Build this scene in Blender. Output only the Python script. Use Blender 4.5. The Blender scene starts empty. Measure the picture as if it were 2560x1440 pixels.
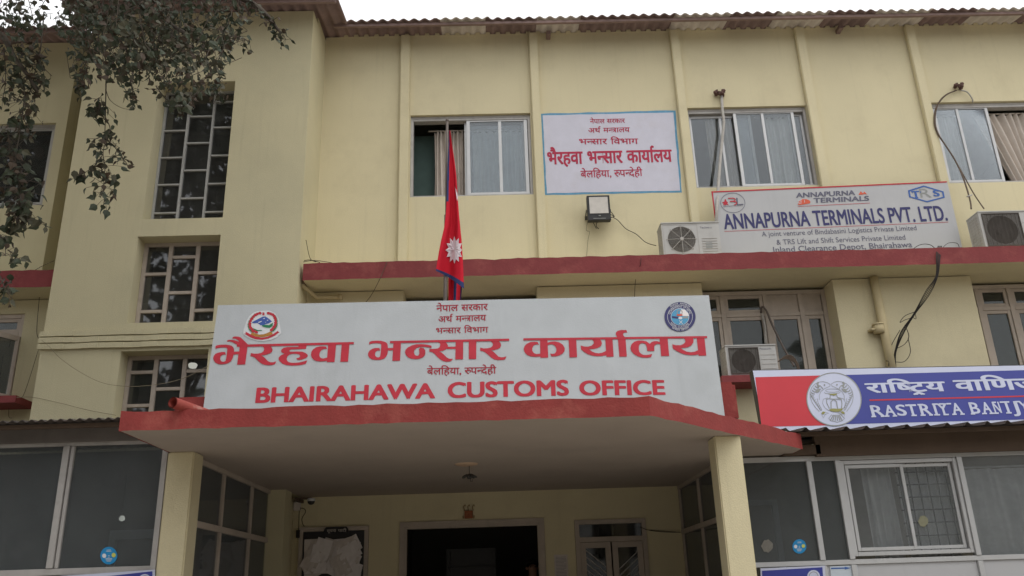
import bpy, bmesh, math, random
from mathutils import Vector, Matrix
random.seed(7)
SC = bpy.context.scene
COL = SC.collection
# ------------------------------------------------------------------ camera
F, PITCH, YAW, ROLL = 2120.47, 0.3465598, 0.02226031, -0.03312032     # focal length in photo pixels (2560 wide)
CAM = Vector((0.0, -12.0, 1.6))
_fw = Vector((math.sin(YAW)*math.cos(PITCH), math.cos(YAW)*math.cos(PITCH), math.sin(PITCH)))
_r0 = Vector((math.cos(YAW), -math.sin(YAW), 0)); _u0 = _r0.cross(_fw)
_r = _r0*math.cos(ROLL)+_u0*math.sin(ROLL); _u = _u0*math.cos(ROLL)-_r0*math.sin(ROLL)
cd = bpy.data.cameras.new('camera'); cam = bpy.data.objects.new('camera', cd); COL.objects.link(cam)
cd.sensor_fit = 'HORIZONTAL'; cd.sensor_width = 36; cd.lens = 36*F/2560; cd.clip_start = .05; cd.clip_end = 500
cam.matrix_world = Matrix(((_r.x, _u.x, -_fw.x, CAM.x), (_r.y, _u.y, -_fw.y, CAM.y), (_r.z, _u.z, -_fw.z, CAM.z), (0, 0, 0, 1)))
SC.camera = cam
# ------------------------------------------------------------------ light
W = bpy.data.worlds.new('World'); SC.world = W; W.use_nodes = True
nt = W.node_tree; bg = nt.nodes['Background']
sky = nt.nodes.new('ShaderNodeTexSky'); sky.sky_type = 'NISHITA'; sky.sun_disc = False
SUN_EL, SUN_AZ = math.radians(62), math.radians(150)
sky.sun_elevation = SUN_EL; sky.sun_rotation = SUN_AZ
sky.air_density = 1.3; sky.dust_density = 6.0; sky.ozone_density = 1.0; sky.altitude = 100
hs = nt.nodes.new('ShaderNodeHueSaturation'); hs.inputs['Saturation'].default_value = 0.10     # overcast: the haze takes the blue out
nt.links.new(sky.outputs[0], hs.inputs['Color'])
cl = nt.nodes.new('ShaderNodeMix'); cl.data_type = 'RGBA'; cl.inputs[0].default_value = 0.78      # a closed bright cloud layer over it
nt.links.new(hs.outputs[0], cl.inputs[6]); cl.inputs[7].default_value = (9.2, 9.25, 9.4, 1); nt.links.new(cl.outputs[2], bg.inputs[0])
bg.inputs[1].default_value = 0.13
sd = bpy.data.lights.new('sun', 'SUN'); sun = bpy.data.objects.new('sun', sd); COL.objects.link(sun)
sd.energy = 0.75; sd.angle = math.radians(40); sd.color = (1, .955, .88)
sun.rotation_euler = Vector((math.sin(SUN_AZ)*math.cos(SUN_EL), math.cos(SUN_AZ)*math.cos(SUN_EL), math.sin(SUN_EL))).to_track_quat('Z', 'Y').to_euler()
SC.view_settings.view_transform = 'Standard'; SC.view_settings.look = 'None'
SC.view_settings.exposure = 0.24; SC.view_settings.gamma = 1.0
SC.render.engine = 'CYCLES'
SC.cycles.use_denoising = True; SC.cycles.max_bounces = 7; SC.cycles.diffuse_bounces = 4; SC.cycles.transparent_max_bounces = 16
SC.cycles.caustics_reflective = False; SC.cycles.caustics_refractive = False

# ------------------------------------------------------------------ measuring helpers: a photo pixel and a plane give a place
def ray(x, y): return _fw + _r*((x-1280)/F) - _u*((y-720)/F)
def at(x, y, Y):
    d = ray(x, y); return CAM + d*((Y-CAM.y)/d.y)
def atx(x, y, X):
    d = ray(x, y); return CAM + d*((X-CAM.x)/d.x)
def P(x, y, S, off=0.0):                       # S = (Y0, lean, z0): the plane Y = Y0 + lean*(z-z0)
    Y0, k, z0 = S; d = ray(x, y)
    t = (Y0-off+k*(CAM.z-z0)-CAM.y)/(d.y-k*d.z); return CAM + d*t
def pix(p):
    v = Vector(p)-CAM; w = v.dot(_fw); return (1280+F*v.dot(_r)/w, 720-F*v.dot(_u)/w) if w > .01 else (-9999, -9999)

# ------------------------------------------------------------------ materials
def M(name, col, rough=.8, var=.06, scale=3.0, bump=0.0, bscale=60, spec=.3, metal=0, streak=0.0, stain=None, stain_amt=.5, stain_scale=.8, fine=0.0):
    m = bpy.data.materials.new(name); m.use_nodes = True; n = m.node_tree.nodes; l = m.node_tree.links
    b = n['Principled BSDF']; b.inputs['Roughness'].default_value = rough; b.inputs['Metallic'].default_value = metal
    b.inputs['Specular IOR Level'].default_value = spec
    tc = n.new('ShaderNodeTexCoord'); out = None
    def noise(sc, det, vec=None, ro=.55):
        t = n.new('ShaderNodeTexNoise'); t.inputs['Scale'].default_value = sc; t.inputs['Detail'].default_value = det; t.inputs['Roughness'].default_value = ro
        l.new(vec or tc.outputs['Object'], t.inputs['Vector']); return t.outputs['Fac']
    def mix(fac, a, bcol, blend='MIX'):
        x = n.new('ShaderNodeMix'); x.data_type = 'RGBA'; x.blend_type = blend
        for s, v in ((0, fac), (6, a), (7, bcol)):
            if hasattr(v, 'default_value') or hasattr(v, 'links'): l.new(v, x.inputs[s])
            else: x.inputs[s].default_value = v if s == 0 else (*v, 1)
        return x.outputs[2]
    def ramp(src, a, b2):
        r = n.new('ShaderNodeMapRange'); l.new(src, r.inputs[0]); r.inputs[1].default_value = a; r.inputs[2].default_value = b2; r.clamp = True; return r.outputs[0]
    dk = tuple(c*(1-var) for c in col); lt = tuple(min(1, c*(1+var)) for c in col)
    out = mix(ramp(noise(scale, 6), .3, .7), dk, lt)
    if fine:
        out = mix(ramp(noise(bscale*1.3, 3), .35, .65), out, tuple(c*(1-fine) for c in col)) if False else mix(fine, out, mix(ramp(noise(bscale, 3), .35, .65), tuple(c*.55 for c in col), tuple(min(1, c*1.3) for c in col)))
    if streak:
        mp = n.new('ShaderNodeMapping'); mp.inputs['Scale'].default_value = (7, 7, .35); l.new(tc.outputs['Object'], mp.inputs[0])
        f = ramp(noise(1.5, 5, mp.outputs[0], .65), .55, .85)
        mm = n.new('ShaderNodeMath'); mm.operation = 'MULTIPLY'; l.new(f, mm.inputs[0]); mm.inputs[1].default_value = streak
        out = mix(mm.outputs[0], out, tuple(c*.55 for c in col))
    if stain:
        f = ramp(noise(stain_scale, 8, None, .68), .52, .75)
        mm = n.new('ShaderNodeMath'); mm.operation = 'MULTIPLY'; l.new(f, mm.inputs[0]); mm.inputs[1].default_value = stain_amt
        out = mix(mm.outputs[0], out, stain)
    l.new(out, b.inputs['Base Color'])
    if bump:
        bp = n.new('ShaderNodeBump'); bp.inputs['Strength'].default_value = bump; bp.inputs['Distance'].default_value = .01
        l.new(noise(bscale, 5), bp.inputs['Height']); l.new(bp.outputs[0], b.inputs['Normal'])
    return m
def GLASS(name, tint=(.62, .66, .66), refl=.07, dust_glare=.06, dust_glare_col=(.45, .46, .44), lo=.5, hi=2.0):
    m = bpy.data.materials.new(name); m.use_nodes = True; n = m.node_tree.nodes; l = m.node_tree.links; n.clear()
    o = n.new('ShaderNodeOutputMaterial'); tr = n.new('ShaderNodeBsdfTransparent'); tr.inputs[0].default_value = (*tint, 1)
    gl = n.new('ShaderNodeBsdfGlossy'); gl.inputs['Roughness'].default_value = .03; gl.inputs[0].default_value = (.95, .97, 1, 1)
    df = n.new('ShaderNodeBsdfDiffuse'); df.inputs[0].default_value = (*dust_glare_col, 1)  # diffuse layer: dust, and in some panes a painted reflection
    fr = n.new('ShaderNodeFresnel'); fr.inputs[0].default_value = 1.5
    ad = n.new('ShaderNodeMath'); ad.inputs[1].default_value = refl; l.new(fr.outputs[0], ad.inputs[0])
    m1 = n.new('ShaderNodeMixShader'); l.new(ad.outputs[0], m1.inputs[0]); l.new(tr.outputs[0], m1.inputs[1]); l.new(gl.outputs[0], m1.inputs[2])
    tc = n.new('ShaderNodeTexCoord'); tx = n.new('ShaderNodeTexNoise'); tx.inputs['Scale'].default_value = 5; tx.inputs['Detail'].default_value = 8; tx.inputs['Roughness'].default_value = .7
    l.new(tc.outputs['Object'], tx.inputs[0])
    mr = n.new('ShaderNodeMapRange'); l.new(tx.outputs[0], mr.inputs[0]); mr.inputs[1].default_value = .3; mr.inputs[2].default_value = .8; mr.inputs[3].default_value = dust_glare*lo; mr.inputs[4].default_value = dust_glare*hi
    m2 = n.new('ShaderNodeMixShader'); l.new(mr.outputs[0], m2.inputs[0]); l.new(m1.outputs[0], m2.inputs[1]); l.new(df.outputs[0], m2.inputs[2]); l.new(m2.outputs[0], o.inputs[0])
    bp = n.new('ShaderNodeBump'); bp.inputs['Strength'].default_value = .03; t2 = n.new('ShaderNodeTexNoise'); t2.inputs['Scale'].default_value = 1.6
    l.new(tc.outputs['Object'], t2.inputs[0]); l.new(t2.outputs[0], bp.inputs['Height']); l.new(bp.outputs[0], gl.inputs['Normal'])
    return m
def EMIT(name, col, s):
    m = bpy.data.materials.new(name); m.use_nodes = True; b = m.node_tree.nodes['Principled BSDF']
    b.inputs['Base Color'].default_value = (*col, 1); b.inputs['Emission Color'].default_value = (*col, 1); b.inputs['Emission Strength'].default_value = s; return m
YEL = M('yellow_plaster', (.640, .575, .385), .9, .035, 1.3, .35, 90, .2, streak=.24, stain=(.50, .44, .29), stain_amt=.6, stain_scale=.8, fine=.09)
YEL_SHADE = M('shaded_yellow_plaster', (.57, .52, .345), .9, .04, 1.0, .4, 80, .2, streak=.28, stain=(.40, .38, .27), stain_amt=.4, stain_scale=.45, fine=.07)  # the yellow plaster again, with the left side's shade put into its colour
RED = M('red_band_paint', (.215, .045, .047), .75, .10, 4, .4, 40, .25, streak=.25, stain=(.38, .12, .10), stain_amt=.5, stain_scale=2.5, fine=.06)
REDC = M('red_canopy_paint', (.255, .042, .038), .7, .10, 5, .45, 45, .25, streak=.2, stain=(.48, .16, .12), stain_amt=.45, stain_scale=3, fine=.06)
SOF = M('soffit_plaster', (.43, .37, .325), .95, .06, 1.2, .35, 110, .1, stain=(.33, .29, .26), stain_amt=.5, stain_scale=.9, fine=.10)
INT = M('interior_paint', (.34, .33, .29), .9, .05, 1)
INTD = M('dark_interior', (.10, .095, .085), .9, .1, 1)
ALU = M('aluminium', (.50, .505, .51), .45, .06, 6, .05, 90, .5, .35, stain=(.42, .41, .39), stain_amt=.5, stain_scale=3)
WOOD = M('painted_timber', (.46, .40, .345), .75, .08, 5, .2, 60, .25, streak=.25, stain=(.30, .26, .22), stain_amt=.5, stain_scale=4)
STEEL = M('grey_steel_frame', (.40, .40, .385), .6, .07, 6, .1, 60, .4, .1)
ALUD = M('weathered_aluminium', (.40, .385, .37), .55, .10, 5, .1, 70, .4, .2, streak=.3, stain=(.22, .20, .18), stain_amt=.6, stain_scale=3)
GL_DARK = GLASS('dark_pane', (.50, .52, .52), .06, .11, (.24, .245, .235))  # film thickened to stand for faint tree and sky reflections
GL_SKY = GLASS('blue_grey_pane', (.86, .89, .90), .02, .035, (.40, .45, .48))
GL_MID = GLASS('dusty_pane', (.50, .54, .52), .0, .13, (.22, .235, .215))
GL_CLR = GLASS('dusty_glare_pane', (.92, .94, .95), .0, .20, (.38, .40, .41), .8, 1.4)  # dust film made paler to stand for a whitish reflection
GL_ANX = GLASS('smoked_pane', (.70, .73, .74), .0, .33, (.185, .20, .205), .85, 1.25)
ROOFR = M('red_brown_sheet', (.25, .175, .16), .6, .18, 3, .2, 30, .3, streak=.4, stain=(.16, .11, .10), stain_amt=.7, stain_scale=2)
ROOFP = M('pale_sheet', (.62, .56, .50), .6, .12, 3, .2, 30, .3, streak=.5, stain=(.24, .18, .15), stain_amt=.6, stain_scale=2)
ROOFG = M('rusty_grey_sheet', (.075, .063, .057), .65, .2, 4, .2, 30, .3, .1, streak=.3, stain=(.09, .05, .04), stain_amt=.7, stain_scale=2.5)
BROWN = M('brown_board', (.115, .083, .062), .85, .12, 3, .2, 40, .15, streak=.3, stain=(.07, .05, .04), stain_amt=.5)
GREYB = M('grey_brown_board', (.16, .145, .135), .85, .12, 3, .2, 40, .15, streak=.3)
CURT = M('beige_curtain', (.58, .52, .465), .95, .05, 8, .1, 200, .1)
CURTW = M('pale_curtain', (.78, .77, .75), .95, .05, 8, .1, 200, .1)
DKGRN = M('dark_green_cloth', (.075, .115, .105), .9, .1, 5)
SIGNW = M('grey_white_flex', (.450, .478, .50), .7, .05, 3, .15, 70, .3, streak=.20, stain=(.33, .345, .35), stain_amt=.35, stain_scale=1.6)
SIGNP = M('painted_white_panel', (.585, .58, .665), .85, .04, 5, .4, 110, .2, streak=.08, stain=(.50, .46, .47), stain_amt=.4, stain_scale=2, fine=.06)
SIGNA = M('grey_white_board', (.435, .44, .455), .6, .04, 3, .08, 60, .3, streak=.15, stain=(.35, .345, .34), stain_amt=.35, stain_scale=1.5)
REDT = M('red_vinyl', (.46, .028, .048), .6, .10, 9, .05, 60, .3, streak=.2)
REDS = M('dark_red_vinyl', (.34, .022, .04), .6, .08, 9, .05, 60, .3)
REDP = M('painted_red_letter', (.43, .045, .085), .8, .14, 12, .3, 110, .2)
BLUEB = M('painted_blue_border', (.13, .31, .47), .85, .15, 12, .3, 110, .2)
NAVY = M('navy_vinyl', (.042, .042, .135), .6, .10, 8)
GREYT = M('slate_letter_vinyl', (.12, .12, .17), .6, .10, 8)
BLUET = M('blue_vinyl', (.05, .12, .36), .6, .08, 8)
ORANGE = M('orange_vinyl', (.60, .11, .06), .6, .1, 8)
WHITE = M('white_vinyl', (.62, .635, .66), .6, .03, 8)
BANKR = M('bank_red_flex', (.50, .024, .038), .5, .05, 2, .04, 40, .35)
BANKB = M('bank_blue_flex', (.040, .050, .27), .5, .05, 2, .04, 40, .35)
BANKW = M('bank_white_flex', (.52, .55, .69), .5, .04, 2, .04, 40, .35)
BANKG = M('bank_grey_line', (.27, .28, .27), .6, .08, 9)
BANKO = M('bank_olive', (.27, .26, .09), .6, .08, 9)
BLACK = M('black_plastic', (.018, .018, .02), .5, .15, 8, 0, 60, .4)
DARK = M('dark_metal', (.05, .048, .045), .6, .15, 8, .1, 60, .4)
ACW = M('ac_casing_paint', (.46, .455, .44), .6, .05, 4, .06, 60, .35, streak=.25, stain=(.33, .31, .28), stain_amt=.5, stain_scale=3)
ACG = M('grille_wire', (.42, .40, .37), .6, .08, 8)
ACD = M('dark_fan_parts', (.10, .088, .078), .8, .15, 8)  # one dark brown for fan wells, blades and guards
CABLE = M('black_cable', (.022, .018, .016), .6, .1, 10)
CABLB = M('brown_cable', (.10, .07, .05), .7, .15, 10)
CABLT = M('tan_cable', (.27, .225, .15), .7, .15, 10)
HOSE = M('white_hose_wrap', (.42, .40, .37), .8, .12, 30, .3, 80, .2)
FOAM = M('brown_foam', (.13, .08, .07), .95, .35, 30, .6, 60, .1)
PIPE = M('cream_pipe_paint', (.50, .42, .25), .7, .07, 5, .15, 50, .3, streak=.2)
REDPIPE = M('red_painted_pipe', (.34, .07, .055), .7, .12, 6, .2, 50, .3, stain=(.42, .35, .30), stain_amt=.8, stain_scale=6)
POLE = M('grey_pole', (.14, .115, .10), .55, .12, 8, .1, 60, .4, .3)
FLAGR = M('flag_red', (.54, .016, .034), .8, .06, 6, .1, 300, .15)
FLAGB = M('flag_blue', (.035, .048, .14), .8, .06, 6, .1, 300, .15)
FLAGW = M('flag_white', (.66, .60, .64), .8, .04, 6, .1, 300, .15)
LEAF1 = M('leaf_green', (.042, .054, .030), .55, .25, 6, 0, 60, .35)
LEAF2 = M('leaf_dusty', (.072, .070, .044), .6, .25, 6, 0, 60, .3)
LEAF3 = M('leaf_dry', (.070, .050, .034), .65, .25, 6, 0, 60, .3)
BARK = M('bark', (.10, .085, .07), .9, .3, 6, .6, 25, .1)
GROUND = M('dusty_concrete', (.37, .335, .285), .95, .12, .7, .3, 40, .1, stain=(.2, .18, .16), stain_amt=.5, stain_scale=.3)
PAPER = M('paper', (.74, .70, .70), .9, .06, 9, .1, 60, .1)
PAPER2 = M('yellowed_paper', (.60, .55, .52), .9, .08, 9, .1, 60, .1)
SKIN = M('skin', (.27, .15, .10), .6, .06, 20)
HAIR = M('black_hair', (.012, .010, .009), .5, .3, 60, .4, 200, .4)
SHIRT = M('dark_shirt', (.07, .08, .11), .9, .1, 10)
TROUS = M('dark_trousers', (.03, .03, .035), .9, .1, 10)
STB = M('sticker_blue', (.015, .23, .50), .5, .04, 8)
GRNE = M('emblem_green', (.02, .18, .08), .6, .08, 9)
BLUE_E = M('emblem_blue', (.05, .10, .34), .6, .08, 9)
BROWNE = M('emblem_ochre', (.40, .19, .04), .6, .1, 9)
SKYE = M('emblem_sky', (.08, .30, .50), .6, .1, 9)
LAMP = EMIT('lit_lamp', (1, .97, .85), .9)

# ------------------------------------------------------------------ mesh builder
class MB:
    def __init__(s): s.v = []; s.f = []; s.m = []
    def add(s, vs, fs, mi=0):
        o = len(s.v); s.v += [tuple(v) for v in vs]
        for f in fs: s.f.append([i+o for i in f]); s.m.append(mi)
    def box(s, x0, x1, y0, y1, z0, z1, mi=0):
        if x0 > x1: x0, x1 = x1, x0
        s.add([(x0, y0, z0), (x1, y0, z0), (x1, y1, z0), (x0, y1, z0), (x0, y0, z1), (x1, y0, z1), (x1, y1, z1), (x0, y1, z1)],
              [(0, 3, 2, 1), (4, 5, 6, 7), (0, 1, 5, 4), (1, 2, 6, 5), (2, 3, 7, 6), (3, 0, 4, 7)], mi)
    def beam(s, a, b, w, h, mi=0, up=(0, 0, 1)):            # rectangular bar from a to b
        a = Vector(a); b = Vector(b); d = (b-a).normalized(); sd_ = d.cross(Vector(up))
        if sd_.length < 1e-4: sd_ = d.cross(Vector((0, 1, 0)))
        sd_.normalize(); up_ = sd_.cross(d)
        vs = [p+sd_*(i*w/2)+up_*(j*h/2) for p in (a, b) for i, j in ((-1, -1), (1, -1), (1, 1), (-1, 1))]
        s.add(vs, [(0, 1, 2, 3), (7, 6, 5, 4), (0, 4, 5, 1), (1, 5, 6, 2), (2, 6, 7, 3), (3, 7, 4, 0)], mi)
    def tube(s, pts, r, n=8, mi=0, caps=True):
        pts = [Vector(p) for p in pts]; rs = r if isinstance(r, (list, tuple)) else [r]*len(pts)
        vs = []; up = Vector((0, 0, 1)); side = None
        for i, p in enumerate(pts):
            d = (pts[min(i+1, len(pts)-1)]-pts[max(i-1, 0)]).normalized()
            if side is None:
                side = d.cross(up)
                if side.length < .05: side = d.cross(Vector((1, 0, 0)))
            side = (side-d*side.dot(d)).normalized(); u2 = d.cross(side)
            vs += [p+(side*math.cos(2*math.pi*k/n)+u2*math.sin(2*math.pi*k/n))*rs[i] for k in range(n)]
        fs = [(i*n+k, i*n+(k+1) % n, (i+1)*n+(k+1) % n, (i+1)*n+k) for i in range(len(pts)-1) for k in range(n)]
        if caps: fs += [tuple(range(n-1, -1, -1)), tuple(range((len(pts)-1)*n, len(pts)*n))]
        s.add(vs, fs, mi)
    def poly(s, pts, mi=0): s.add(pts, [tuple(range(len(pts)))], mi)
    def slab(s, pts, off, mi=0):                             # polygon thickened by the vector off
        n = len(pts); off = Vector(off); a = [Vector(p) for p in pts]; b = [p+off for p in a]
        s.add(a+b, [tuple(range(n)), tuple(range(2*n-1, n-1, -1))]+[(i, i+n, (i+1) % n+n, (i+1) % n) for i in range(n)], mi)
    def lathe(s, c, prof, n=24, mi=0, axis='z'):             # prof: (radius, height) pairs
        vs = []
        for r, h in prof:
            for k in range(n):
                a = 2*math.pi*k/n; x, y = r*math.cos(a), r*math.sin(a)
                vs.append((c[0]+x, c[1]+y, c[2]+h) if axis == 'z' else (c[0]+x, c[1]+h, c[2]+y))
        s.add(vs, [(i*n+k, i*n+(k+1) % n, (i+1)*n+(k+1) % n, (i+1)*n+k) for i in range(len(prof)-1) for k in range(n)], mi)
    def wall(s, x0, x1, z0, z1, y0, y1, ops=(), mi=0):       # wall slab in x-z with rectangular openings
        xs = sorted({x0, x1, *[a for o in ops for a in o[:2]]}); zs = sorted({z0, z1, *[a for o in ops for a in o[2:]]})
        xs = [x for x in xs if x0 <= x <= x1]; zs = [z for z in zs if z0 <= z <= z1]
        nx, nz = len(xs)-1, len(zs)-1
        def solid(i, j):
            if i < 0 or j < 0 or i >= nx or j >= nz: return False
            cx, cz = (xs[i]+xs[i+1])/2, (zs[j]+zs[j+1])/2
            return not any(o[0] < cx < o[1] and o[2] < cz < o[3] for o in ops)
        for i in range(nx):
            for j in range(nz):
                if not solid(i, j): continue
                a, b, c, d = xs[i], xs[i+1], zs[j], zs[j+1]
                s.add([(a, y0, c), (b, y0, c), (b, y0, d), (a, y0, d)], [(0, 1, 2, 3)], mi)
                s.add([(a, y1, c), (b, y1, c), (b, y1, d), (a, y1, d)], [(3, 2, 1, 0)], mi)
                if not solid(i-1, j): s.add([(a, y0, c), (a, y1, c), (a, y1, d), (a, y0, d)], [(3, 2, 1, 0)], mi)
                if not solid(i+1, j): s.add([(b, y0, c), (b, y1, c), (b, y1, d), (b, y0, d)], [(0, 1, 2, 3)], mi)
                if not solid(i, j-1): s.add([(a, y0, c), (b, y0, c), (b, y1, c), (a, y1, c)], [(3, 2, 1, 0)], mi)
                if not solid(i, j+1): s.add([(a, y0, d), (b, y0, d), (b, y1, d), (a, y1, d)], [(0, 1, 2, 3)], mi)
    def build(s, name, mats, parent=None, smooth=False, bevel=0.0, origin=None):
        mats = mats if isinstance(mats, (list, tuple)) else [mats]
        root = parent
        while root is not None and root.parent is not None: root = root.parent
        o0 = root.location.copy() if root is not None else Vector(origin or (0, 0, 0))
        me = bpy.data.meshes.new(name); me.from_pydata([tuple(Vector(v)-o0) for v in s.v], [], s.f); me.update()
        for m in mats: me.materials.append(m)
        for p, mi in zip(me.polygons, s.m): p.material_index = mi; p.use_smooth = smooth
        ob = bpy.data.objects.new(name, me); COL.objects.link(ob)
        if parent is not None: ob.parent = parent
        else: ob.location = o0
        if bevel:
            bm = bmesh.new(); bm.from_mesh(me); bmesh.ops.remove_doubles(bm, verts=bm.verts, dist=1e-5)
            es = [e for e in bm.edges if len(e.link_faces) == 2 and e.calc_face_angle(0) > .5]
            bmesh.ops.bevel(bm, geom=es, offset=bevel, segments=2, affect='EDGES', clamp_overlap=True); bm.to_mesh(me); bm.free()
        return ob
def thing(name, label, cat, loc=(0, 0, 0), group=None):
    o = bpy.data.objects.new(name, None); COL.objects.link(o); o.location = loc; o.empty_display_size = .2
    o['label'] = label; o['category'] = cat
    if group: o['group'] = group
    return o
def tag(o, label, cat, group=None, kind=None):
    o['label'] = label; o['category'] = cat
    if group: o['group'] = group
    if kind: o['kind'] = kind
    return o

# ------------------------------------------------------------------ lettering
_gc = {}
def rawtext(body, off=0.0):
    k = (body, off)
    if k in _gc: return _gc[k]
    cu = bpy.data.curves.new('lettering', 'FONT'); cu.body = body; cu.offset = off; cu.resolution_u = 5
    o = bpy.data.objects.new('lettering', cu); COL.objects.link(o); bpy.context.view_layer.update()
    me = bpy.data.meshes.new_from_object(o.evaluated_get(bpy.context.evaluated_depsgraph_get()))
    r = ([(v.co.x, v.co.y) for v in me.vertices], [tuple(p.vertices) for p in me.polygons])
    bpy.data.objects.remove(o); bpy.data.curves.remove(cu); bpy.data.meshes.remove(me); _gc[k] = r; return r
def adv(ch): return max(x for x, y in rawtext(ch+'IIIIII')[0])-max(x for x, y in rawtext('IIIIII')[0])
def bold(pcs, o):
    if not o: return pcs
    return [([(x+dx*o, y+dy*o) for x, y in v], f) for v, f in pcs for dx, dy in ((-1, -.4), (1, -.4), (-1, .4), (1, .4), (0, .8))]
def halfglyph(ch, off):
    vs, fs = rawtext(ch); xm = max(v[0] for v in vs); lim = xm-.175
    bm = bmesh.new(); bv = [bm.verts.new((x, y, 0)) for x, y in vs]
    for f in fs:
        try: bm.faces.new([bv[i] for i in f])
        except ValueError: pass
    bmesh.ops.bisect_plane(bm, geom=bm.verts[:]+bm.edges[:]+bm.faces[:], plane_co=(lim, 0, 0), plane_no=(1, 0, 0), clear_outer=True)
    bm.verts.index_update(); r = ([(v.co.x, v.co.y) for v in bm.verts], [tuple(v.index for v in f.verts) for f in bm.faces]); bm.free()
    return r, lim
def stroke(pts, w):
    vs = []; fs = []
    for i, p in enumerate(pts):
        a = Vector(pts[max(i-1, 0)]); b = Vector(pts[min(i+1, len(pts)-1)]); d = (b-a).normalized(); nrm = Vector((-d.y, d.x))
        ww = w[i] if isinstance(w, (list, tuple)) else w
        vs += [tuple(Vector(p)+nrm*ww/2), tuple(Vector(p)-nrm*ww/2)]
        if i: fs.append((2*i-2, 2*i-1, 2*i+1, 2*i))
    return vs, fs
def deva(toks, off=0.0):
    """list of (verts, faces) pieces: glyphs set one after the other; 'x~' half letter, '^' reph, 'TRA', 'TTRA', 'RUU'"""
    x = 0.0; out = []; H = .59; w = .075
    def put(g, dx): out.append(([(a+dx, b) for a, b in g[0]], g[1]))
    for t in toks:
        if t == ' ': x += .42; continue
        if t == '^': put(stroke([(-.07, .60), (-.13, .68), (-.12, .78), (-.05, .83), (.04, .80)], w), x); continue
        if t == 'TRA':
            put(rawtext('ा'), x+.28); put(stroke([(.0, .60), (.3, .60)], w), x)
            put(stroke([(.03, .33), (.16, .36), (.32, .36)], w), x); put(stroke([(.08, .32), (.0, .16), (-.06, .10)], w), x+.24); x += .28+adv('ा'); continue
        if t == 'TTRA':
            put(rawtext('ट'), x); a = adv('ट'); put(stroke([(a*.2, -.19), (a*.45, -.06), (a*.72, -.19)], w), x); x += a; continue
        if t == 'RUU':
            put(rawtext('र'), x); a = adv('र'); put(stroke([(.30, .30), (.40, .40), (.50, .36), (.53, .26), (.48, .16)], w), x)
            put(stroke([(a-.02, .60), (a+.14, .60)], w), x); x += a+.14; continue
        if t.endswith('~'):
            g, lim = halfglyph(t[0], off); put(g, x); x += lim; continue
        put(rawtext(t), x); x += adv(t)
    return bold(out, off)
def place(mb, pieces, refh, S, pl, pr, ptop, off=.003, mi=0, slant=0.0, span=None):
    a, b = P(*pl, S), P(*pr, S); ux = (b-a); wd = ux.length; ux.normalize(); n = Vector((0, -1, S[1])).normalized()
    uz = ux.cross(-n).normalized(); uz = uz if uz.z > 0 else -uz
    h = (P(*ptop, S)-a).dot(uz)
    xs = [v[0] for p in pieces for v in p[0]]; x0, x1 = span or (min(xs), max(xs)); sx = wd/(x1-x0); sz = h/refh
    for i, (vs, fs) in enumerate(pieces):
        o = off+.00011*(i % 15)
        mb.add([a+ux*((x-x0)*sx+slant*y*sz)+uz*(y*sz)+n*o for x, y in vs], fs, mi)
def latin(s, off=0.0):
    b = rawtext(s); return bold([b], off)
def lay(parent, words, refh, S, pl, pr, ptop, off, mat, name='lettering', slant=0.0):     # one line of writing, each word a part
    xs = [v[0] for w in words for p in w for v in p[0]]
    for w in words: g = MB(); place(g, w, refh, S, pl, pr, ptop, off, 0, slant, (min(xs), max(xs))); g.build(name, mat, parent)
def lwords(s, off=0.0):
    out = []; pre = ''
    for w in s.split(' '):
        dx = adv(pre) if pre else 0.0; out.append([([(x+dx, y) for x, y in v], f) for v, f in latin(w, off)]); pre += w+' '
    return out
def dwords(toks, off=0.0):
    ws = [[]]; 
    for t in toks: ws.append([]) if t == ' ' else ws[-1].append(t)
    out = []; x = 0.0
    for w in ws:
        pcs = deva(w, off); out.append([([(a+x, b) for a, b in v], f) for v, f in pcs]); x += max(a for v, f in pcs for a, b in v)+.30
    return out
CAP = max(y for x, y in rawtext('H')[0]); HEAD = .605
def trace(mb, polys, reg, scale, S, off, mi=0):            # outlines measured on the photograph, laid on the board's plane
    for i, pl in enumerate(polys):
        mb.poly([P(reg[0]+x/scale, reg[1]+y/scale, S, off+.0004*(i % 4)) for x, y in pl], mi)
def pdisc(mb, c, rx, ry, S, off, mi=0, n=40, rot=0.0):
    mb.poly([P(c[0]+rx*math.cos(a)*math.cos(rot)-ry*math.sin(a)*math.sin(rot), c[1]+rx*math.cos(a)*math.sin(rot)+ry*math.sin(a)*math.cos(rot), S, off) for a in [2*math.pi*k/n for k in range(n)]], mi)
def pring(mb, c, rx, ry, w, S, off, mi=0, n=48, a0=0, a1=2*math.pi, rot=0.0):
    def q(a, k): 
        X, Y_ = (rx-k)*math.cos(a), (ry-k)*math.sin(a)
        return P(c[0]+X*math.cos(rot)-Y_*math.sin(rot), c[1]+X*math.sin(rot)+Y_*math.cos(rot), S, off)
    for k in range(n):
        a, b = a0+(a1-a0)*k/n, a0+(a1-a0)*(k+1)/n
        mb.poly([q(a, 0), q(b, 0), q(b, w), q(a, w)], mi)
def pstroke(mb, pts, w, S, off, mi=0):
    vs, fs = stroke(pts, w); mb.add([P(x, y, S, off) for x, y in vs], fs, mi)

# ================================================================== SETTING
g = MB(); g.box(-150, 150, -150, 150, -.3, 0); gr = g.build('ground', GROUND); gr['kind'] = 'structure'
g = MB(); g.box(-3.3, 3.4, -5.4, 1.0, 0.004, .36); g.box(-3.7, 3.8, -5.8, -5.4, .004, .18); pf = g.build('porch_floor', GROUND); pf['kind'] = 'structure'

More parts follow.
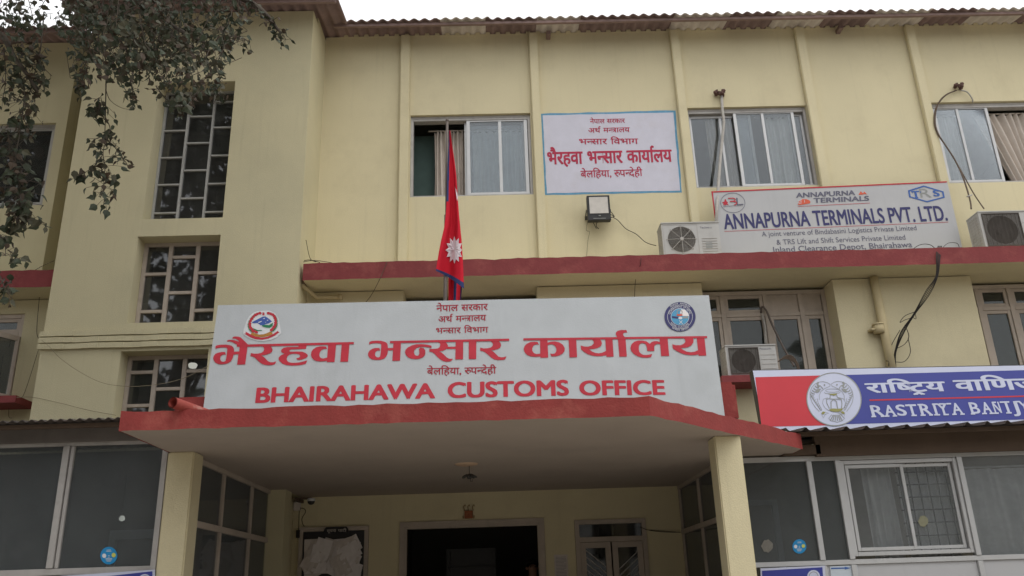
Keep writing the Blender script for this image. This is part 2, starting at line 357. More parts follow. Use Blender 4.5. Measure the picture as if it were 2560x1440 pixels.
# ================================================================== THE OFFICE BUILDING
B = thing('office_building', 'three storey cream yellow office building with red painted ledges and corrugated roof', 'building', (0, 0, 0))
ZR = 10.50; RS = .20                                        # roof plane  z = ZR + RS*Y
XR = 10.4; XL = -13.0
W2 = [(-1.285, .655, 7.485, 8.955), (3.205, 5.18, 7.53, 8.985), (7.23, 9.25, 7.51, 8.99)]
WL2 = [(-8.95, -6.97, 7.50, 8.96), (-12.4, -10.5, 7.5, 8.96)]
g = MB()
g.wall(-2.718, XR, 5.83, 10.49, 0, .24, W2); g.build('upper_wall', YEL, B)
g = MB(); g.wall(XL, -6.80, 5.83, 10.49, 0, .38, WL2); g.box(-6.81, -6.05, .382, .52, 5.83, 10.49); g.build('upper_wall', YEL_SHADE, B)
R1 = [(-1.32, .62, 3.6, 5.80), (3.03, 4.96, 4.24, 5.80), (7.01, 8.95, 4.24, 5.80)]
g = MB(); g.wall(-2.718, XR, 2.96, 5.80, -.38, .04, R1); g.build('first_floor_wall', YEL, B)
g = MB(); g.wall(XL, -6.06, 2.96, 5.80, -.38, .04, [(-8.6, -6.72, 4.32, 5.60)]); g.build('first_floor_wall', YEL_SHADE, B)
# pilasters
for x0, x1 in ((-1.453, -1.30), (.685, .827), (3.06, 3.208), (5.178, 5.334), (7.06, 7.212), (9.27, 9.42)):
    g = MB(); g.box(x0, x1, -.085, 0, 6.08, 10.46); g.build('pilaster', YEL if x0 > -3 else YEL_SHADE, B, bevel=.012)
# tower
TW = [(-4.97, -3.835, 6.77, 9.035), (-5.0, -3.84, 5.226, 6.505), (-5.03, -3.86, 3.85, 4.83)]
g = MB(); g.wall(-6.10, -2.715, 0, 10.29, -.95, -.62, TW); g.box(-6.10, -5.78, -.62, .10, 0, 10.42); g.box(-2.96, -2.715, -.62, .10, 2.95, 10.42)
t = g.build('stair_tower', YEL_SHADE, B)
for i in range(3):
    z = 5.126-i*.089; g = MB(); N = 30
    for k in range(N):
        xa = -6.13+(3.43)*k/N; xb = -6.13+3.43*(k+1)/N; j = .006*math.sin(k*.9+i); g.box(xa, xb, -.995+.004*math.sin(k*1.7+i), -.949, z-.072+j*.5, z+j*.5)
    g.build('string_course', YEL_SHADE, B)
# interior floors and rear walls, so that the panes look into rooms
g = MB(); g.box(XL, XR, .30, 5, 5.84, 5.95); g.box(XL, XR, .30, 5, 2.97, 3.1); g.box(XL, XR, 5, 5.15, 0, 10.5); g.box(XL, XL+.15, .05, 5, 0, 10.5); g.box(XR-.15, XR, .05, 5, 0, 10.5)
for x in (-2.8, 1.9, 6.2, -6.2): g.box(x, x+.12, .26, 5, .4, 10.4)
g.box(-5.77, -2.97, 1.5, 1.6, 0, 10.4); g.box(XL, XR, .26, 5, 9.55, 9.65)
g.build('interior_shell', INT, B)
# red sunshade ledges
def band(mb, pts, z0, z1, n=60, jit=.006, thick=.03):      # upright painted band along a polyline, edge wobble as hand painted
    L = []
    for (a, b) in zip(pts[:-1], pts[1:]):
        a = Vector(a); b = Vector(b); m = max(2, int((b-a).length*9))
        L += [a.lerp(b, k/m) for k in range(m)]
    L.append(Vector(pts[-1])); top = []; bot = []
    for i, p in enumerate(L):
        top.append((p.x, p.y, z1+random.uniform(-jit, jit)-(.016*random.random() if random.random() < .10 else 0))); bot.append((p.x, p.y, z0+random.uniform(-jit, jit)*.6))
    n = len(L); mb.add(top+bot, [(n+i, n+i+1, i+1, i) for i in range(n-1)])
    mb.add([(p.x, p.y+thick, z) for p, z in zip(L, [t[2] for t in top])]+top, [(n+i, n+i+1, i+1, i) for i in range(n-1)])
for x0, x1, mw, lab in ((-2.665, XR, YEL, None), (XL, -6.12, YEL_SHADE, None)):
    g = MB(); g.box(x0, x1, -.88, .02, 5.815, 6.05); s = g.build('sunshade_ledge', mw, B)
    g = MB(); band(g, [(x0-.004, -.60 if x0 > -3 else -.885, 0), (x0-.004, -.888, 0), (x1, -.888, 0)], 5.808, 6.060, jit=.007); g.build('red_edge', RED, s)
for x0, x1 in ((3.05, 3.62), (-8.8, -6.40)):
    g = MB(); g.box(x0, x1, -.82, -.36, 4.205, 4.30); g.build('window_ledge', RED, B)

def frame_rect(mb, x0, x1, z0, z1, y0, y1, w):
    mb.box(x0, x0+w, y0, y1, z0, z1); mb.box(x1-w, x1, y0, y1, z0, z1); mb.box(x0+w, x1-w, y0+.001, y1-.001, z0, z0+w); mb.box(x0+w, x1-w, y0+.001, y1-.001, z1-w, z1)
def sash(parent, x0, x1, z0, z1, y, w, mat=ALU, glass=GL_SKY, mids=()):
    g = MB(); frame_rect(g, x0, x1, z0, z1, y, y+.03, w)
    for m in mids: g.box(m-w*.45, m+w*.45, y+.002, y+.028, z0+w, z1-w)
    s = g.build('sash', mat, parent, bevel=.003)
    g = MB(); g.box(x0+w*.8, x1-w*.8, y+.012, y+.017, z0+w*.8, z1-w*.8); g.build('pane', glass, parent)
def curtain(x0, x1, z0, z1, y, mat, label, folds=9, amp=.035, gather=0.0):
    g = MB(); n = folds*8; rows = 8; vs = []
    for j in range(rows+1):
        v = j/rows
        for i in range(n+1):
            u = i/n; x = x0+(x1-x0)*u+gather*(v-.5)*(1-u)*.8+.01*math.sin(u*17+v*3); vs.append((x, y+amp*math.sin(u*folds*2*math.pi+.5*math.sin(v*4+u*9))+.012*math.sin(u*23), z1+(z0-z1)*v))
    g.add(vs, [(j*(n+1)+i, j*(n+1)+i+1, (j+1)*(n+1)+i+1, (j+1)*(n+1)+i) for j in range(rows) for i in range(n)])
    g.tube([(x0-.1, y, z1+.02), (x1+.1, y, z1+.02)], .012, 6)
    o = g.build('curtain', mat, None, smooth=True, origin=((x0+x1)/2, y, z0)); tag(o, label, 'curtain', 'curtains behind the upper windows'); return o
# upper sliding windows
def slider(x0, x1, z0, z1):
    g = MB(); frame_rect(g, x0, x1, z0, z1, .05, .17, .045); g.box(x0+.045, x1-.045, .05, .17, z1-.085, z1-.046); return g.build('window', ALUD, B, bevel=.004)
x0, x1, z0, z1 = W2[0]; w = slider(x0, x1, z0, z1)
sash(w, -.385, .60, z0+.03, z1-.055, .06, .055, mids=(.155,))
sash(w, -.42, .56, z0+.045, z1-.09, .115, .045)
curtain(-.92, -.38, z0-.05, z1-.16, .28, CURT, 'beige pleated curtain in the open half of the window behind the flag', 8, .045)
curtain(-.30, .58, z0-.05, z1-.16, .30, CURTW, 'pale curtain behind closed glass of the window behind the flag', 8)
g = MB(); g.box(-1.30, -.90, .5, .53, z0-.1, z1-.1); o = g.build('curtain', DKGRN, None, origin=(-1.1, .9, z0)); tag(o, 'dark green cloth hanging at left in the open window behind the flag', 'curtain', 'curtains behind the upper windows')
x0, x1, z0, z1 = W2[1]; w = slider(x0, x1, z0, z1)
sash(w, 3.25, 4.28, z0+.03, z1-.09, .115, .045, mids=(3.77,)); sash(w, 3.98, 4.98, z0+.03, z1-.05, .06, .05, mids=(4.46,))
sash(w, 4.90, 5.13, z0+.03, z1-.09, .115, .04)
curtain(3.55, 4.02, z0-.05, z1-.1, .21, CURT, 'grey beige curtain at left of the window above the wide white board', 7)
curtain(4.48, 5.02, z0-.05, z1-.1, .21, CURTW, 'pale curtain at right of the window above the wide white board', 6)
x0, x1, z0, z1 = W2[2]; w = slider(x0, x1, z0, z1)
sash(w, 7.28, 8.20, z0+.03, z1-.05, .06, .05, mids=(7.69,))
curtain(8.24, 9.15, z0-.05, z1-.14, .21, CURT, 'beige curtain drawn aside in the window above the dark grilled fan unit', 9, .05, gather=.5)
curtain(7.3, 7.75, z0-.05, z1-.12, .28, CURTW, 'faint pale curtain behind the left pane at the right edge', 6)
for x0, x1, z0, z1 in WL2:
    w = slider(x0, x1, z0, z1); mid = (x0+x1)/2
    sash(w, x0+.03, mid+.03, z0+.03, z1-.09, .115, .05, STEEL, GL_DARK); sash(w, mid-.02, x1-.03, z0+.03, z1-.06, .06, .05, STEEL, GL_DARK)
curtain(-8.0, -7.75, 7.45, 8.85, .3, CURTW, 'narrow pale curtain in the window at far left', 4)
# first-floor timber windows set back in their bays
def timber(x0, x1, z0, z1, y, vs, hz, open_leaf=None, boards=()):
    g = MB(); frame_rect(g, x0, x1, z0, z1, y-.05, y+.05, .06)
    for v in vs: g.box(v-.035, v+.035, y-.046, y+.046, z0+.06, z1-.06)
    xs = [x0+.03]+list(vs)+[x1-.03]
    for a, b in zip(xs[:-1], xs[1:]):
        g.box(a+.036, b-.036, y-.044, y+.044, hz-.03, hz+.03)
    w = g.build('window', WOOD, B, bevel=.004)
    for a, b in zip(xs[:-1], xs[1:]):
        for c, d in ((z0+.06, hz-.03), (hz+.03, z1-.06)):
            if (a, c) in boards or (round(a, 2), 'top') in boards and c > hz:
                g = MB(); g.box(a+.037, b-.037, y-.01, y+.01, c, d); g.build('timber_panel', WOOD, w); continue
            g = MB(); frame_rect(g, a+.037, b-.037, c+.001, d-.001, y-.03, y+.02, .05); g.build('sash', WOOD, w, bevel=.003)
            g = MB(); g.box(a+.08, b-.08, y-.008, y-.002, c+.05, d-.05); g.build('pane', GL_MID, w)
    return w
timber(3.03, 4.96, 3.85, 5.77, .0, (3.40, 4.05, 4.58), 5.40, boards=((4.05, 'top'), (4.58, 'top')))
timber(7.01, 8.95, 3.85, 5.77, .0, (7.26, 7.75, 8.2, 8.6), 5.40)
timber(-1.32, .62, 3.85, 5.70, .0, (-.35,), 5.62)
w = timber(-8.6, -6.72, 4.32, 5.60, -.30, (-7.4,), 5.3)
g = MB(); a = Vector((-6.76, -.38, 0)); b = Vector((-6.98, -.80, 0))
for zc in (4.38, 5.22): g.beam((a.x, a.y, zc), (b.x, b.y, zc), .04, .07)
g.beam((a.x, a.y, 4.35), (a.x, a.y, 5.25), .06, .04); g.beam((b.x, b.y, 4.35), (b.x, b.y, 5.25), .06, .04); cs = g.build('casement', WOOD, w)
g = MB(); g.beam(((a.x+b.x)/2, (a.y+b.y)/2, 4.4), ((a.x+b.x)/2, (a.y+b.y)/2, 5.2), .008, .40, up=(b-a)); g.build('pane', GL_DARK, w)
# tower stair windows: three columns of panes with staggered bars
def stairwin(op, cols, y, mat, bar, glass=GL_DARK):
    x0, x1, z0, z1 = op; g = MB(); frame_rect(g, x0+.002, x1-.002, z0+.002, z1-.002, y-.03, y+.03, bar)
    n = len(cols); wd = (x1-x0)/n; w = None; panes = []
    for i in range(1, n): g.box(x0+wd*i-bar*.55, x0+wd*i+bar*.55, y-.028, y+.028, z0+bar, z1-bar)
    for i, hs_ in enumerate(cols):
        a = x0+wd*i+bar*.6; b = x0+wd*(i+1)-bar*.6; zz = [z0+bar]+sorted(hs_)+[z1-bar]
        for h in hs_: g.box(a-.02, b+.02, y-.024, y+.024, h-bar*.42, h+bar*.42)
        for c, d in zip(zz[:-1], zz[1:]): panes.append((a, b, c, d))
    w = g.build('window', mat, B, bevel=.004)
    for a, b, c, d in panes:
        g = MB(); tl = random.uniform(-.006, .006); g.add([(a-.01, y+.002+tl, c-.01), (b+.01, y+.002-tl, c-.01), (b+.01, y+.006-tl, d+.01), (a-.01, y+.006+tl, d+.01)], [(0, 1, 2, 3)]); g.build('pane', glass, w)
stairwin(TW[0], [[6.99, 7.45, 7.90, 8.36, 8.8], [7.22, 7.68, 8.14, 8.6], [6.99, 7.45, 7.92, 8.40, 8.85]], -.66, STEEL, .034)
stairwin(TW[1], [[5.47, 6.03], [5.74, 6.28], [5.47, 6.03]], -.68, WOOD, .055)
stairwin(TW[2], [[4.14, 4.60], [4.36], [4.14, 4.60]], -.68, WOOD, .055)
# corrugated roof in separate sheets
def corr(mb, x0, x1, ya, yb, pitch, amp, zf, steps=6, trap=False, mi=0, sag=0.0):
    n = max(2, int(round((x1-x0)/pitch*(8 if not trap else 10)))); vs = []
    for y in (ya, (ya+yb)/2, yb):
        for i in range(n+1):
            x = x0+(x1-x0)*i/n; ph = (x/pitch) % 1
            wv = (.5+.5*math.cos(2*math.pi*ph)) if not trap else max(0, min(1, (abs(ph-.5)-.32)*8))
            vs.append((x, y, zf(y)+amp*wv+sag*math.sin(x*1.3)))
    mb.add(vs, [(r*(n+1)+i, r*(n+1)+i+1, (r+1)*(n+1)+i+1, (r+1)*(n+1)+i) for r in range(2) for i in range(n)], mi)
zf = lambda y: ZR+RS*y
def roofsheet(x0, x1, ya, mat, yb=6.0, dz=0):
    g = MB(); corr(g, x0, x1, ya, yb, .17, .045, lambda y: zf(y)+dz); o = g.build('roof_sheet', mat, B, smooth=True)
    md = o.modifiers.new('thick', 'SOLIDIFY'); md.thickness = .006; md.offset = 1
x = -2.62; k = 0; edges = [-2.62, -.80, .0, .78, 1.56, 2.3, 3.1, 3.95, 4.8, 5.6, 6.45, 7.3, 8.1, 8.95, 9.8, 10.5]; mats_ = [ROOFR, ROOFP, ROOFR, ROOFP, ROOFR, ROOFR, ROOFP, ROOFR, ROOFP, ROOFR, ROOFP, ROOFR, ROOFP, ROOFR, ROOFR]
for a, b, m in zip(edges[:-1], edges[1:], mats_): roofsheet(a-.03, b+.03, -.52+random.uniform(-.015, .015), m, dz=.004*(k % 2)); k += 1
for a, b in ((-6.4, -5.1), (-5.1, -3.9), (-3.9, -2.27)): roofsheet(a-.03, b, -1.40, ROOFR, dz=-.008-.004*(k % 2)); k += 1
for a, b in ((-8.2, -6.5), (-10, -8.2), (-13, -10)): roofsheet(a-.03, b, -.52, ROOFR, dz=.004*(k % 2)); k += 1
g = MB(); g.beam((-2.5, -.44, zf(-.44)-.035), (XR, -.44, zf(-.44)-.035), .05, .045); g.beam((-6.4, -1.30, zf(-1.3)-.05), (-2.3, -1.30, zf(-1.3)-.05), .05, .06); g.beam((-13, -.44, zf(-.44)-.03), (-6.5, -.44, zf(-.44)-.03), .05, .07)
for x in (.98, 5.9): g.box(x, x+.07, -.16, -.002, 10.36, 10.43)
g.build('eave_purlin', ROOFR, B)
g = MB(); pr = [(-2.6, 10.480)]; x = -2.38
while x < XR-.1: pr += [(x-.042, 10.491), (x-.03, 10.532), (x+.03, 10.532), (x+.042, 10.491)]; x += .17
pr += [(XR-.05, 10.491), (XR-.05, 10.480)]; g.slab([(a_, -.006, b_) for a_, b_ in pr], (0, .10, 0)); g.build('mortar_packing', YEL, B)
# entrance canopy
CZ0, CZ1 = 2.945, 3.095
plan = [(-3.06, -5.12), (1.25, -5.12), (3.19, -3.08), (3.19, .10), (-2.73, .10), (-2.73, -.94), (-3.06, -.94)]
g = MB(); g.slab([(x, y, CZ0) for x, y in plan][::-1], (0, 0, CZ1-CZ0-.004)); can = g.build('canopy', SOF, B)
g = MB(); band(g, [(-3.064, -.95, 0), (-3.064, -5.126, 0), (1.252, -5.126, 0), (3.196, -3.082, 0), (3.196, -.4, 0)], CZ0-.004, CZ1+.004, jit=.007); g.build('fascia', REDC, can)
g = MB(); ua = at(437, 992, -4.03); ub = at(1849, 1040, -4.03); g.box(ua.x, ub.x, -4.03, -3.89, CZ1-.01, ua.z); g.build('upstand', REDC, can, bevel=.03)
for x0, x1 in ((-3.07, -2.825), (2.032, 2.283)):
    g = MB(); g.box(x0, x1, -4.03, -3.77, .36, CZ0+.002); g.build('column', YEL, B, bevel=.012)
# porch walls
OPS = [(-1.37, .60, .36, 2.575), (1.01, 1.99, .36, 2.53)]
g = MB(); g.wall(-2.83, 2.52, .36, CZ0+.03, 0, .22, OPS); g.build('porch_wall', YEL, B)
g = MB(); g.box(-2.945, -2.825, -.80, -.001, .36, CZ0); g.build('porch_pier', YEL, B, bevel=.01)
g = MB(); frame_rect(g, -1.368, .598, .30, 2.574, -.03, .10, .07); frame_rect(g, -1.298, .528, .30, 2.504, -.015, .08, .025); g.build('door_frame', WOOD, B, bevel=.004)
g = MB()                                                     # half open leaf seen inside the dark doorway
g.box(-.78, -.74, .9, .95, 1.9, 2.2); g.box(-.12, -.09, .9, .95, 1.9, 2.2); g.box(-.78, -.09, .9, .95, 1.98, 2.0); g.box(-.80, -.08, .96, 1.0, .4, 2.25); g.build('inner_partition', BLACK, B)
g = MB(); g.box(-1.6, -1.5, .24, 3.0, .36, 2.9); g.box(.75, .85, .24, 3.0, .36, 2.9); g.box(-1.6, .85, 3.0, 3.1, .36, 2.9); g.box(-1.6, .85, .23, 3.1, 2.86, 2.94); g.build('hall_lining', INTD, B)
# right entrance door with transom light and crossed bars
g = MB(); frame_rect(g, 1.012, 1.988, .30, 2.528, -.03, .09, .06); g.box(1.07, 1.93, -.028, .088, 2.235, 2.30); dw = g.build('door_frame', WOOD, B, bevel=.004)
g = MB(); g.box(1.06, 1.94, .02, .026, 2.29, 2.48); g.build('transom_pane', GL_DARK, dw)
for a, b, sgn in ((1.075, 1.49, 1), (1.51, 1.925, -1)):
    g = MB(); frame_rect(g, a, b, .36, 2.232, 0, .04, .075); lf = g.build('door_leaf', WOOD, dw, bevel=.004)
    g = MB(); g.box(a+.07, b-.07, .022, .028, .43, 2.16); g.build('door_leaf_pane', GL_DARK, dw)
    g = MB(); q = .6
    while q < 2.6:
        pa, pb = (a+.075, q), (b-.075, q-sgn*.22)
        if max(pa[1], pb[1]) < 2.155: g.beam((pa[0], .012, pa[1]), (pb[0], .012, pb[1]), .008, .012)
        q += .085
    g.build('door_grille', ALUD, dw)
# glazed sides of the porch
def sideglass(X, ya, yb, mull, name_mat):
    g = MB(); g.box(X-.03, X+.03, ya, yb, CZ0-.05, CZ0-.001); g.box(X-.035, X+.035, ya, yb, 2.30, 2.36)
    for m in mull: g.box(X-.028, X+.028, m-.03, m+.03, .36, 2.299); g.box(X-.028, X+.028, m-.03, m+.03, 2.361, CZ0-.051)
    s = g.build('porch_screen', name_mat, B, bevel=.004)
    mm = sorted(mull)
    for a, b in zip(mm[:-1], mm[1:]):
        for c, d in ((.4, 2.30), (2.36, CZ0-.05)):
            g = MB(); g.box(X-.003, X+.003, a+.03, b-.03, c, d); g.build('pane', GL_ANX, s)
    return s
sideglass(-2.935, -3.76, -.80, (-3.73, -2.80, -1.72, -.83), WOOD)
sideglass(2.50, -2.60, -.001, (-2.57, -1.2, -.03), WOOD)
# painted office sign on the upper wall (part of the wall)
SP = (0.0, 0.0, 0.0)
g = MB(); pc = [(1351, 284), (1688, 276), (1705, 481), (1362, 488)]
def edgewob(c, n=14, j=.9):
    out = []
    for (x0_, y0_), (x1_, y1_) in zip(c, c[1:]+c[:1]): out += [(x0_+(x1_-x0_)*k/n+random.uniform(-j, j), y0_+(y1_-y0_)*k/n+random.uniform(-j, j)) for k in range(n)]
    return out
g.poly([P(*q, (-.002, 0, 0)) for q in edgewob(pc)][::-1]); pil = at(1690, 300, -.085)
ps = g.build('painted_sign', BLUEB, B); ps['label'] = 'white painted office sign panel with blue border and red Nepali writing'
g = MB(); ic = [(1357, 288.5), (1683.5, 281), (1700, 476.5), (1367, 483)]; g.poly([P(*q, (-.004, 0, 0)) for q in edgewob(ic, 14, .6)][::-1]); g.build('sign_ground', SIGNP, ps)
L1 = ['न', 'े', 'प', 'ा', 'ल', ' ', 'स', 'र', 'क', 'ा', 'र']; L2 = ['अ', 'थ', '^', ' ', 'म', 'न~', 'TRA', 'ा', 'ल', 'य']; L3 = ['भ', 'न~', 'स', 'ा', 'र', ' ', 'ि', 'व', 'भ', 'ा', 'ग']
L4 = ['भ', 'ै', 'र', 'ह', 'व', 'ा', ' ', 'भ', 'न~', 'स', 'ा', 'र', ' ', 'क', 'ा', 'य', 'ा', '^', 'ल', 'य']; L5 = ['ब', 'े', 'ल', 'ि', 'ह', 'य', 'ा', ',', ' ', 'RUU', 'प', 'न~', 'द', 'े', 'ह', 'ी']
SW = (-.006, 0, 0)
for toks, pl, pr, pt, off in ((L1, (1475, 309), (1563, 307), (1475, 299), .012), (L2, (1471, 332), (1575, 330), (1471, 321), .014), (L3, (1448, 361), (1596, 360), (1448, 348), .014), (L4, (1369, 411), (1682, 404), (1369, 382.5), .03), (L5, (1452, 444), (1607, 440), (1452, 428), .012)):
    lay(ps, dwords(toks, off), HEAD, SW, pl, pr, pt, .001, REDP)

# ================================================================== MAIN SIGN
SM = (-4.13, .12, 3.27)
S0 = thing('office_sign', 'long grey white office signboard with large red Nepali title standing on the entrance canopy', 'sign', (0, -4.13, 3.1))
c4 = [P(545, 763, SM), P(1772, 738, SM), P(1815, 1062, SM), P(500, 1078, SM)]
g = MB(); g.slab(c4[::-1], (0, .035, 0)); g.build('board', SIGNW, S0)
g = MB()
for x in (-2.2, -.8, .7, 1.9): g.beam((x, -4.08, 3.40), (x, -3.95, 4.2), .04, .03)
g.beam((-2.6, -3.945, 4.15), (2.05, -3.945, 4.15), .03, .04); g.build('support_frame', DARK, S0)
for toks, pl, pr, pt in ((L1, (1091, 779), (1220, 775), (1091, 764.5)), (L2, (1096, 806), (1216, 802), (1096, 792)), (L3, (1090, 834), (1221, 831), (1090, 821)), (L5, (1067, 937), (1241, 934), (1067, 921.5))):
    lay(S0, dwords(toks, .014), HEAD, SM, pl, pr, pt, .003, REDS)
for w_, pl_, pr_, pt_ in (('BHAIRAHAWA', (638, 1007), (1088, 995), (638, 971)), ('CUSTOMS', (1119, 994.5), (1423, 988), (1119, 957.5)), ('OFFICE', (1449, 988), (1664, 986.5), (1449, 953))):
    lay(S0, [latin(w_, .036)], CAP, SM, pl_, pr_, pt_, .003, REDT)
g = MB()
T = lambda polys, reg, sc: trace(g, polys, reg, sc, SM, .004)
T([[(920,600),(920,530),(780,455),(690,425),(610,440),(620,390),(690,376),(760,375),(870,395),(1000,445),(960,390),(900,350),(850,335),(780,345),(795,285),(850,272),(900,270),(980,277),(1040,295),(1150,400),(1275,520),(1275,600)],
 [(1010,560),(1270,560),(1190,1165),(930,1175),(972,840),(800,850),(820,760),(1000,748)],
 [(230,660),(245,570),(330,545),(430,533),(560,530),(680,545),(760,570),(810,610),(835,680),(832,780),(815,860),(790,960),(740,1060),(650,1120),(560,1150),(430,1165),(330,1155),(240,1110),(190,1050),(165,970),(180,900),(230,830),(320,790),(440,765),(550,770),(570,855),(500,848),(440,870),(400,920),(390,980),(410,1050),(450,1075),(510,1080),(560,1050),(580,980),(600,850),(615,720),(620,660),(590,630),(500,620),(400,625),(310,640)],
 [(1720,560),(1960,560),(2030,610),(2065,680),(2050,760),(1980,810),(1900,840),(1800,865),(1700,875),(1790,930),(1850,990),(1920,1060),(2000,1095),(2090,1095),(2185,1065),(2140,1155),(2050,1185),(1930,1190),(1800,1175),(1700,1130),(1600,1050),(1500,950),(1430,910),(1355,905),(1370,800),(1470,820),(1600,820),(1700,800),(1770,750),(1800,690),(1790,630),(1750,590)]], (520, 820), 12.8)
T([[(690,500),(940,500),(915,635),(460,655),(410,680),(420,720),(520,720),(650,715),(800,720),(900,760),(960,810),(970,850),(950,890),(880,930),(780,965),(700,975),(650,970),(615,920),(690,905),(725,880),(735,850),(710,810),(640,790),(520,785),(420,805),(350,860),(325,940),(340,1000),(390,1040),(480,1060),(600,1060),(720,1045),(850,1015),(955,980),(910,1090),(780,1125),(640,1140),(480,1145),(330,1135),(200,1090),(120,1020),(75,950),(90,890),(150,830),(260,785),(190,755),(150,710),(170,650),(240,600),(340,580),(680,570)],
 [(1590,480),(1835,480),(1785,1035),(1550,1040)], [(1530,565),(1555,640),(1480,635),(1400,660),(1345,720),(1320,800),(1330,870),(1370,915),(1440,930),(1580,895),(1575,995),(1450,1015),(1350,1020),(1240,1010),(1150,970),(1090,900),(1065,820),(1080,720),(1130,650),(1220,590),(1330,560),(1440,555)],
 [(2005,470),(2240,470),(2195,1025),(1960,1030)]], (690, 820), 12.19)
T([[(275,500),(285,420),(360,395),(500,382),(640,388),(760,420),(830,470),(850,560),(850,700),(835,800),(790,880),(720,940),(620,970),(480,975),(360,955),(280,900),(245,830),(250,760),(290,690),(380,630),(480,605),(590,610),(615,690),(540,685),(480,720),(455,790),(470,850),(510,890),(570,895),(615,860),(630,760),(645,600),(645,500),(610,470),(500,462),(380,470)],
 [(840,610),(1040,605),(1035,680),(835,685)], [(1020,420),(1250,420),(1220,995),(985,1000)],
 [(2180,540),(2180,610),(2080,585),(1960,572),(1850,574),(1810,578),(1720,612),(1660,670),(1640,740),(1670,820),(1730,850),(1780,835),(1810,780),(1810,700),(1790,650),(1845,590),(1940,612),(1990,680),(1995,760),(1970,840),(1900,900),(1800,940),(1680,948),(1560,935),(1460,890),(1400,820),(1370,740),(1390,660),(1460,590),(1580,530),(1720,495),(1880,490),(2040,505)]], (900, 820), 12.19)
T([[(270,520),(330,590),(365,650),(350,720),(310,770),(200,820),(90,835),(170,870),(250,940),(320,1010),(390,1055),(460,1060),(515,1050),(470,1125),(400,1145),(310,1150),(220,1130),(120,1070),(40,1000),(-40,910),(-130,850),(-201,847),(-201,752),(-120,760),(-30,755),(60,745),(110,700),(130,640),(120,590),(80,560),(20,535),(20,510)],
 [(350,690),(620,690),(620,760),(330,760)], [(600,510),(830,510),(825,1075),(590,1080)], [(1000,500),(1230,500),(1225,1068),(998,1070)],
 [(1650,500),(1890,500),(1960,570),(1985,640),(1960,720),(1880,765),(1780,795),(1680,805),(1760,850),(1840,930),(1900,990),(1980,1015),(2060,1010),(2150,980),(2110,1075),(2030,1095),(1900,1100),(1780,1080),(1680,1020),(1580,930),(1490,860),(1420,825),(1350,820),(1350,720),(1450,745),(1570,740),(1670,715),(1730,660),(1735,600),(1700,550),(1660,522)]], (1090, 810), 12.19)
T([[(615,390),(805,385),(825,860),(625,865)], [(555,460),(590,530),(520,520),(450,550),(415,620),(420,690),(460,745),(530,770),(640,755),(640,830),(500,840),(380,830),(280,790),(220,720),(195,640),(215,570),(270,510),(360,465),(460,452)],
 [(790,482),(900,450),(1000,445),(1110,470),(1200,530),(1250,620),(1240,700),(1190,760),(1110,805),(1010,828),(910,830),(870,755),(930,765),(990,755),(1030,700),(1035,630),(1000,560),(930,520),(860,525),(790,552)], [(1345,370),(1540,365),(1565,850),(1370,855)],
 [(1920,370),(2140,370),(2185,440),(2200,500),(2170,570),(2090,615),(1990,640),(1870,645),(1940,700),(2030,740),(2120,750),(2210,735),(2310,685),(2320,797),(2200,820),(2080,825),(1950,810),(1830,770),(1740,710),(1670,655),(1655,550),(1740,575),(1840,580),(1930,555),(1990,500),(1990,450),(1960,410)], [(2285,370),(2470,365),(2500,835),(2315,840)]], (1290, 810), 10.24)
T([[(150,470),(130,430),(95,370),(100,320),(150,275),(230,255),(370,258),(388,325),(330,320),(290,340),(285,380),(310,420),(345,450),(380,935),(190,940)],
 [(1215,440),(1420,440),(1465,920),(1260,925)], [(1240,620),(1160,610),(1100,640),(1080,700),(1085,795),(905,795),(890,690),(870,630),(830,600),(770,590),(720,610),(690,660),(685,740),(700,810),(740,860),(800,890),(880,895),(950,885),(1030,865),(1000,950),(900,965),(780,960),(660,930),(560,870),(490,790),(470,710),(500,620),(570,555),(670,525),(770,525),(880,545),(970,610),(1010,565),(1080,540),(1160,540),(1240,565)],
 [(1840,440),(2060,440),(2090,510),(2080,580),(2030,650),(1960,690),(1870,710),(1760,715),(1830,770),(1920,810),(2020,825),(2120,810),(2220,765),(2230,876),(2120,898),(2000,900),(1880,885),(1770,850),(1660,795),(1560,730),(1545,620),(1640,645),(1750,645),(1830,615),(1880,560),(1870,500),(1840,470)], [(2165,440),(2365,440),(2415,910),(2220,915)]], (1530, 800), 10.24)
for pl in ([(592, 863), (616, 861), (884.8, 854.9), (884.8, 860.4), (616, 867)], [(975, 852.4), (1272.9, 846.4), (1273.3, 852), (975, 858)], [(1308.6, 845.6), (1767.8, 840), (1767.8, 845), (1308.6, 851)]):
    g.poly([P(x, y, SM, .0058) for x, y in pl])
g.build('title_lettering', REDT, S0)
# round state emblem
g = MB(); RG, SCE = (590, 760), 13.09
def E(polys, mi, off): trace(g, polys, RG, SCE, SM, off, mi)
E([[(870,215),(1100,215),(1280,300),(1400,480),(1440,700),(1460,860),(1480,950),(1350,1080),(1150,1170),(900,1215),(700,1200),(480,1140),(330,1060),(235,980),(240,860),(290,720),(340,560),(430,400),(560,290),(700,235)]], 0, .005)
E([[(535,590),(640,530),(760,470),(880,410),(960,405),(1060,470),(1180,570),(1060,640),(960,660),(900,700),(800,690),(700,620),(600,630),(530,625)]], 1, .007)
E([[(730,590),(850,550),(830,585),(730,620)], [(870,480),(960,450),(930,490)], [(1000,530),(1060,515),(1040,550)], [(950,600),(985,580),(975,610)]], 0, .0085)
E([[(840,700),(940,680),(1080,690),(1140,650),(1210,610),(1200,720),(1100,780),(980,770),(880,740)]], 2, .0085)
E([[(480,980),(520,930),(620,960),(760,1000),(900,990),(1020,950),(1120,900),(1190,940),(1200,985),(1060,1050),(850,1085),(640,1065),(500,1010)]], 3, .007)
